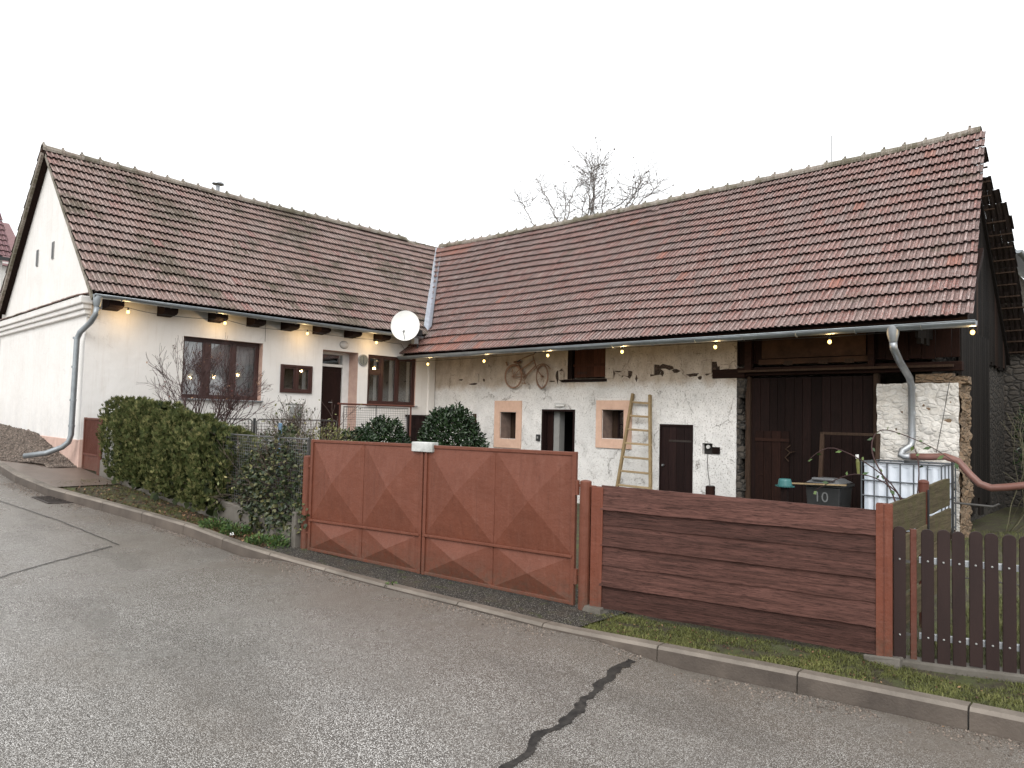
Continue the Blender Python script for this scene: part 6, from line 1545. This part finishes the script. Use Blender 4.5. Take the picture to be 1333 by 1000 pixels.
fallen(60, lambda: rnd.uniform(-9, 0), lambda x: ky(x) - .3, lambda x: ky(x) - .02, rz, .01, .025)
tag(m.build('fallen_leaves', M['deadleaf']), kind='stuff')
def weed(x, y, r_, h, n, label, seed, mat='weed'):
    rnd = random.Random(seed); z = g(x) - .03; m = MB(); m.open = True
    for i in range(n):
        a = rnd.uniform(0, 6.283); q = rnd.random() ** .5 * r_; p = Vector((x + math.cos(a) * q, y + math.sin(a) * q, z + rnd.random() * h * .75 * (1 - q / r_ * .5)))
        d = (Vector((math.cos(a), math.sin(a), 1.1)) + rand_dir(rnd) * .6).normalized(); s_ = d.cross(rand_dir(rnd)).normalized(); L = rnd.uniform(.03, .06); blade(m, p, d, s_, L, L * .22, rnd.random())
    return tag(m.build('weed', M[mat], loc=(x, y, z)), label, 'weed')
weed(-9.72, 4.42, .20, .22, 420, 'leafy green weed clump on the verge in front of the low wall, left one', 1)
weed(-9.25, 4.50, .20, .22, 420, 'leafy green weed clump with taller shoots beside the scrap of litter', 2)
weed(-8.62, 4.52, .18, .18, 300, 'pale green weed clump on the verge below the dense ivy', 3)
weed(-8.32, 4.60, .12, .26, 220, 'taller leafy weed against the concrete block by the gate post', 4)
weed(-5.98, 4.60, .05, .05, 40, 'tiny green weed in the kerb joint in front of the gate', 5)
lt = MB(); lt.box(-9.15, -9.09, 4.36, 4.40, .13, .16, .5, jit=.012); lt.build
tag(lt.build('litter', M['white'], loc=(-9.12, 4.38, .13)), 'crumpled scrap of white litter between the weeds on the verge', 'litter')

# ================================================================== BACKGROUND
nb = thing('neighbour_house', (-36, 1, 2), 'white neighbouring house with a maroon tiled roof at the left edge', 'house')
m = MB(); m.box(-40, -33.6, -5, 6.35, 1, 7.6, .5); m.add([(-40, 6.35, 7.6), (-33.6, 6.35, 7.6), (-36.8, 6.35, 10.4)], [(0, 1, 2)], .5); m.build('wall', M['plaster'], nb)
hq = math.hypot(3.5, 3.1)
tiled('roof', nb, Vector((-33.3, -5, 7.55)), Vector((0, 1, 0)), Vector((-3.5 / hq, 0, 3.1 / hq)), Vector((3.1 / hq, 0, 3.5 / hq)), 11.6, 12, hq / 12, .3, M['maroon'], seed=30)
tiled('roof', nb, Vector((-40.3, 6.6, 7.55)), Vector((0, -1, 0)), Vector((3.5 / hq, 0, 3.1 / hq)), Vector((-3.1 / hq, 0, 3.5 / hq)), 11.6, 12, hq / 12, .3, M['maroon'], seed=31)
m = MB(); m.box(-33.35, -33.2, -5, 6.6, 7.42, 7.54, .5); m.build('gutter', M['black'], nb)
nb2 = thing('neighbour_barn', (-44, 10, 2), 'dull red roof peeping out behind the neighbouring house', 'house')
m = MB(); m.box(-50, -40, 7.0, 8.4, 1, 8.5, .5); m.build('wall', M['plaster'], nb2)
m = MB(); m.prism([(-50.3, 8.3), (-39.8, 8.3), (-45, 11.4)], lambda a, b, d: (a, 7 + d, b), -.2, 1.7); m.build('roof', M['maroon'], nb2)
wpile = thing('firewood_stack', (-24.5, 5.8, 1.0), 'dark stacked firewood beyond the far corner of the white gable wall', 'woodpile')
m = MB(); rnd = random.Random(13)
for r_ in range(18):
    for c_ in range(7):
        y = 5.4 + c_ * .15 + (r_ % 2) * .07; m.tube([(-24.6, y, 1.2 + r_ * .15), (-23.6, y + rnd.uniform(-.02, .02), 1.2 + r_ * .15)], .07, 8)
m.build('logs', M['clad'], wpile)
sh = thing('neighbour_shed', (-4.5, 28, 0), 'pale roofed shed with creeper covered wall behind the right end of the barn', 'shed')
m = MB(); m.box(-8, -3.9, 25.9, 38, -.2, 6.95, .5); m.add([(-8, 25.9, 6.95), (-3.9, 25.9, 6.95), (-5.6, 25.9, 8.6)], [(0, 1, 2)], .5); m.build('wall', M['shedwall'], sh)
slab(sh, 'roof', (-3.55, 25.6, 7.18), (-3.55, 38, 7.18), (-5.5, 38, 8.98), (-5.5, 25.6, 8.98), .05, M['shedroof'])
slab(sh, 'roof', (-5.5, 25.6, 8.97), (-5.5, 38, 8.97), (-8.4, 38, 7.0), (-8.4, 25.6, 7.0), .05, M['shedroof'])
gutter('gutter', sh, (-3.48, 25.6, 7.12), (-3.48, 38, 7.10), M['zinc'], .09)
m = MB(); m.tube([(-3.93, 25.65, 8.8), (-3.93, 25.65, 8.95)], .02, 6); m.tube([(-5.45, 26.4, 8.9), (-5.45, 26.4, 11.4)], .014, 6); m.pieces('lightning_rod', M['darkwire'], sh)
m = MB(); m.tube([(-5.66, YR_, 7.6), (-5.66, YR_, 8.30)], .009, 6); m.pieces('lightning_rod', M['darkwire'], barn)
dwall = thing('garden_wall', (-2.2, 20.6, 0), 'dark rubble wall behind the barn at the right edge', 'wall')
m = MB(); m.box(-3.3, 3.5, 20.45, 20.9, -.3, 4.3, .5); m.build('masonry', M['darkstone'], dwall)
hedge2 = leafy('evergreen_shrub', (-1.0, 18.6, 1.5), (1.5, 1.6, 2.3), 6500, .11, M['laurel'], 'shaded creeper thicket at the far right behind the barn corner', 'shrub', 91, z0=-.1)
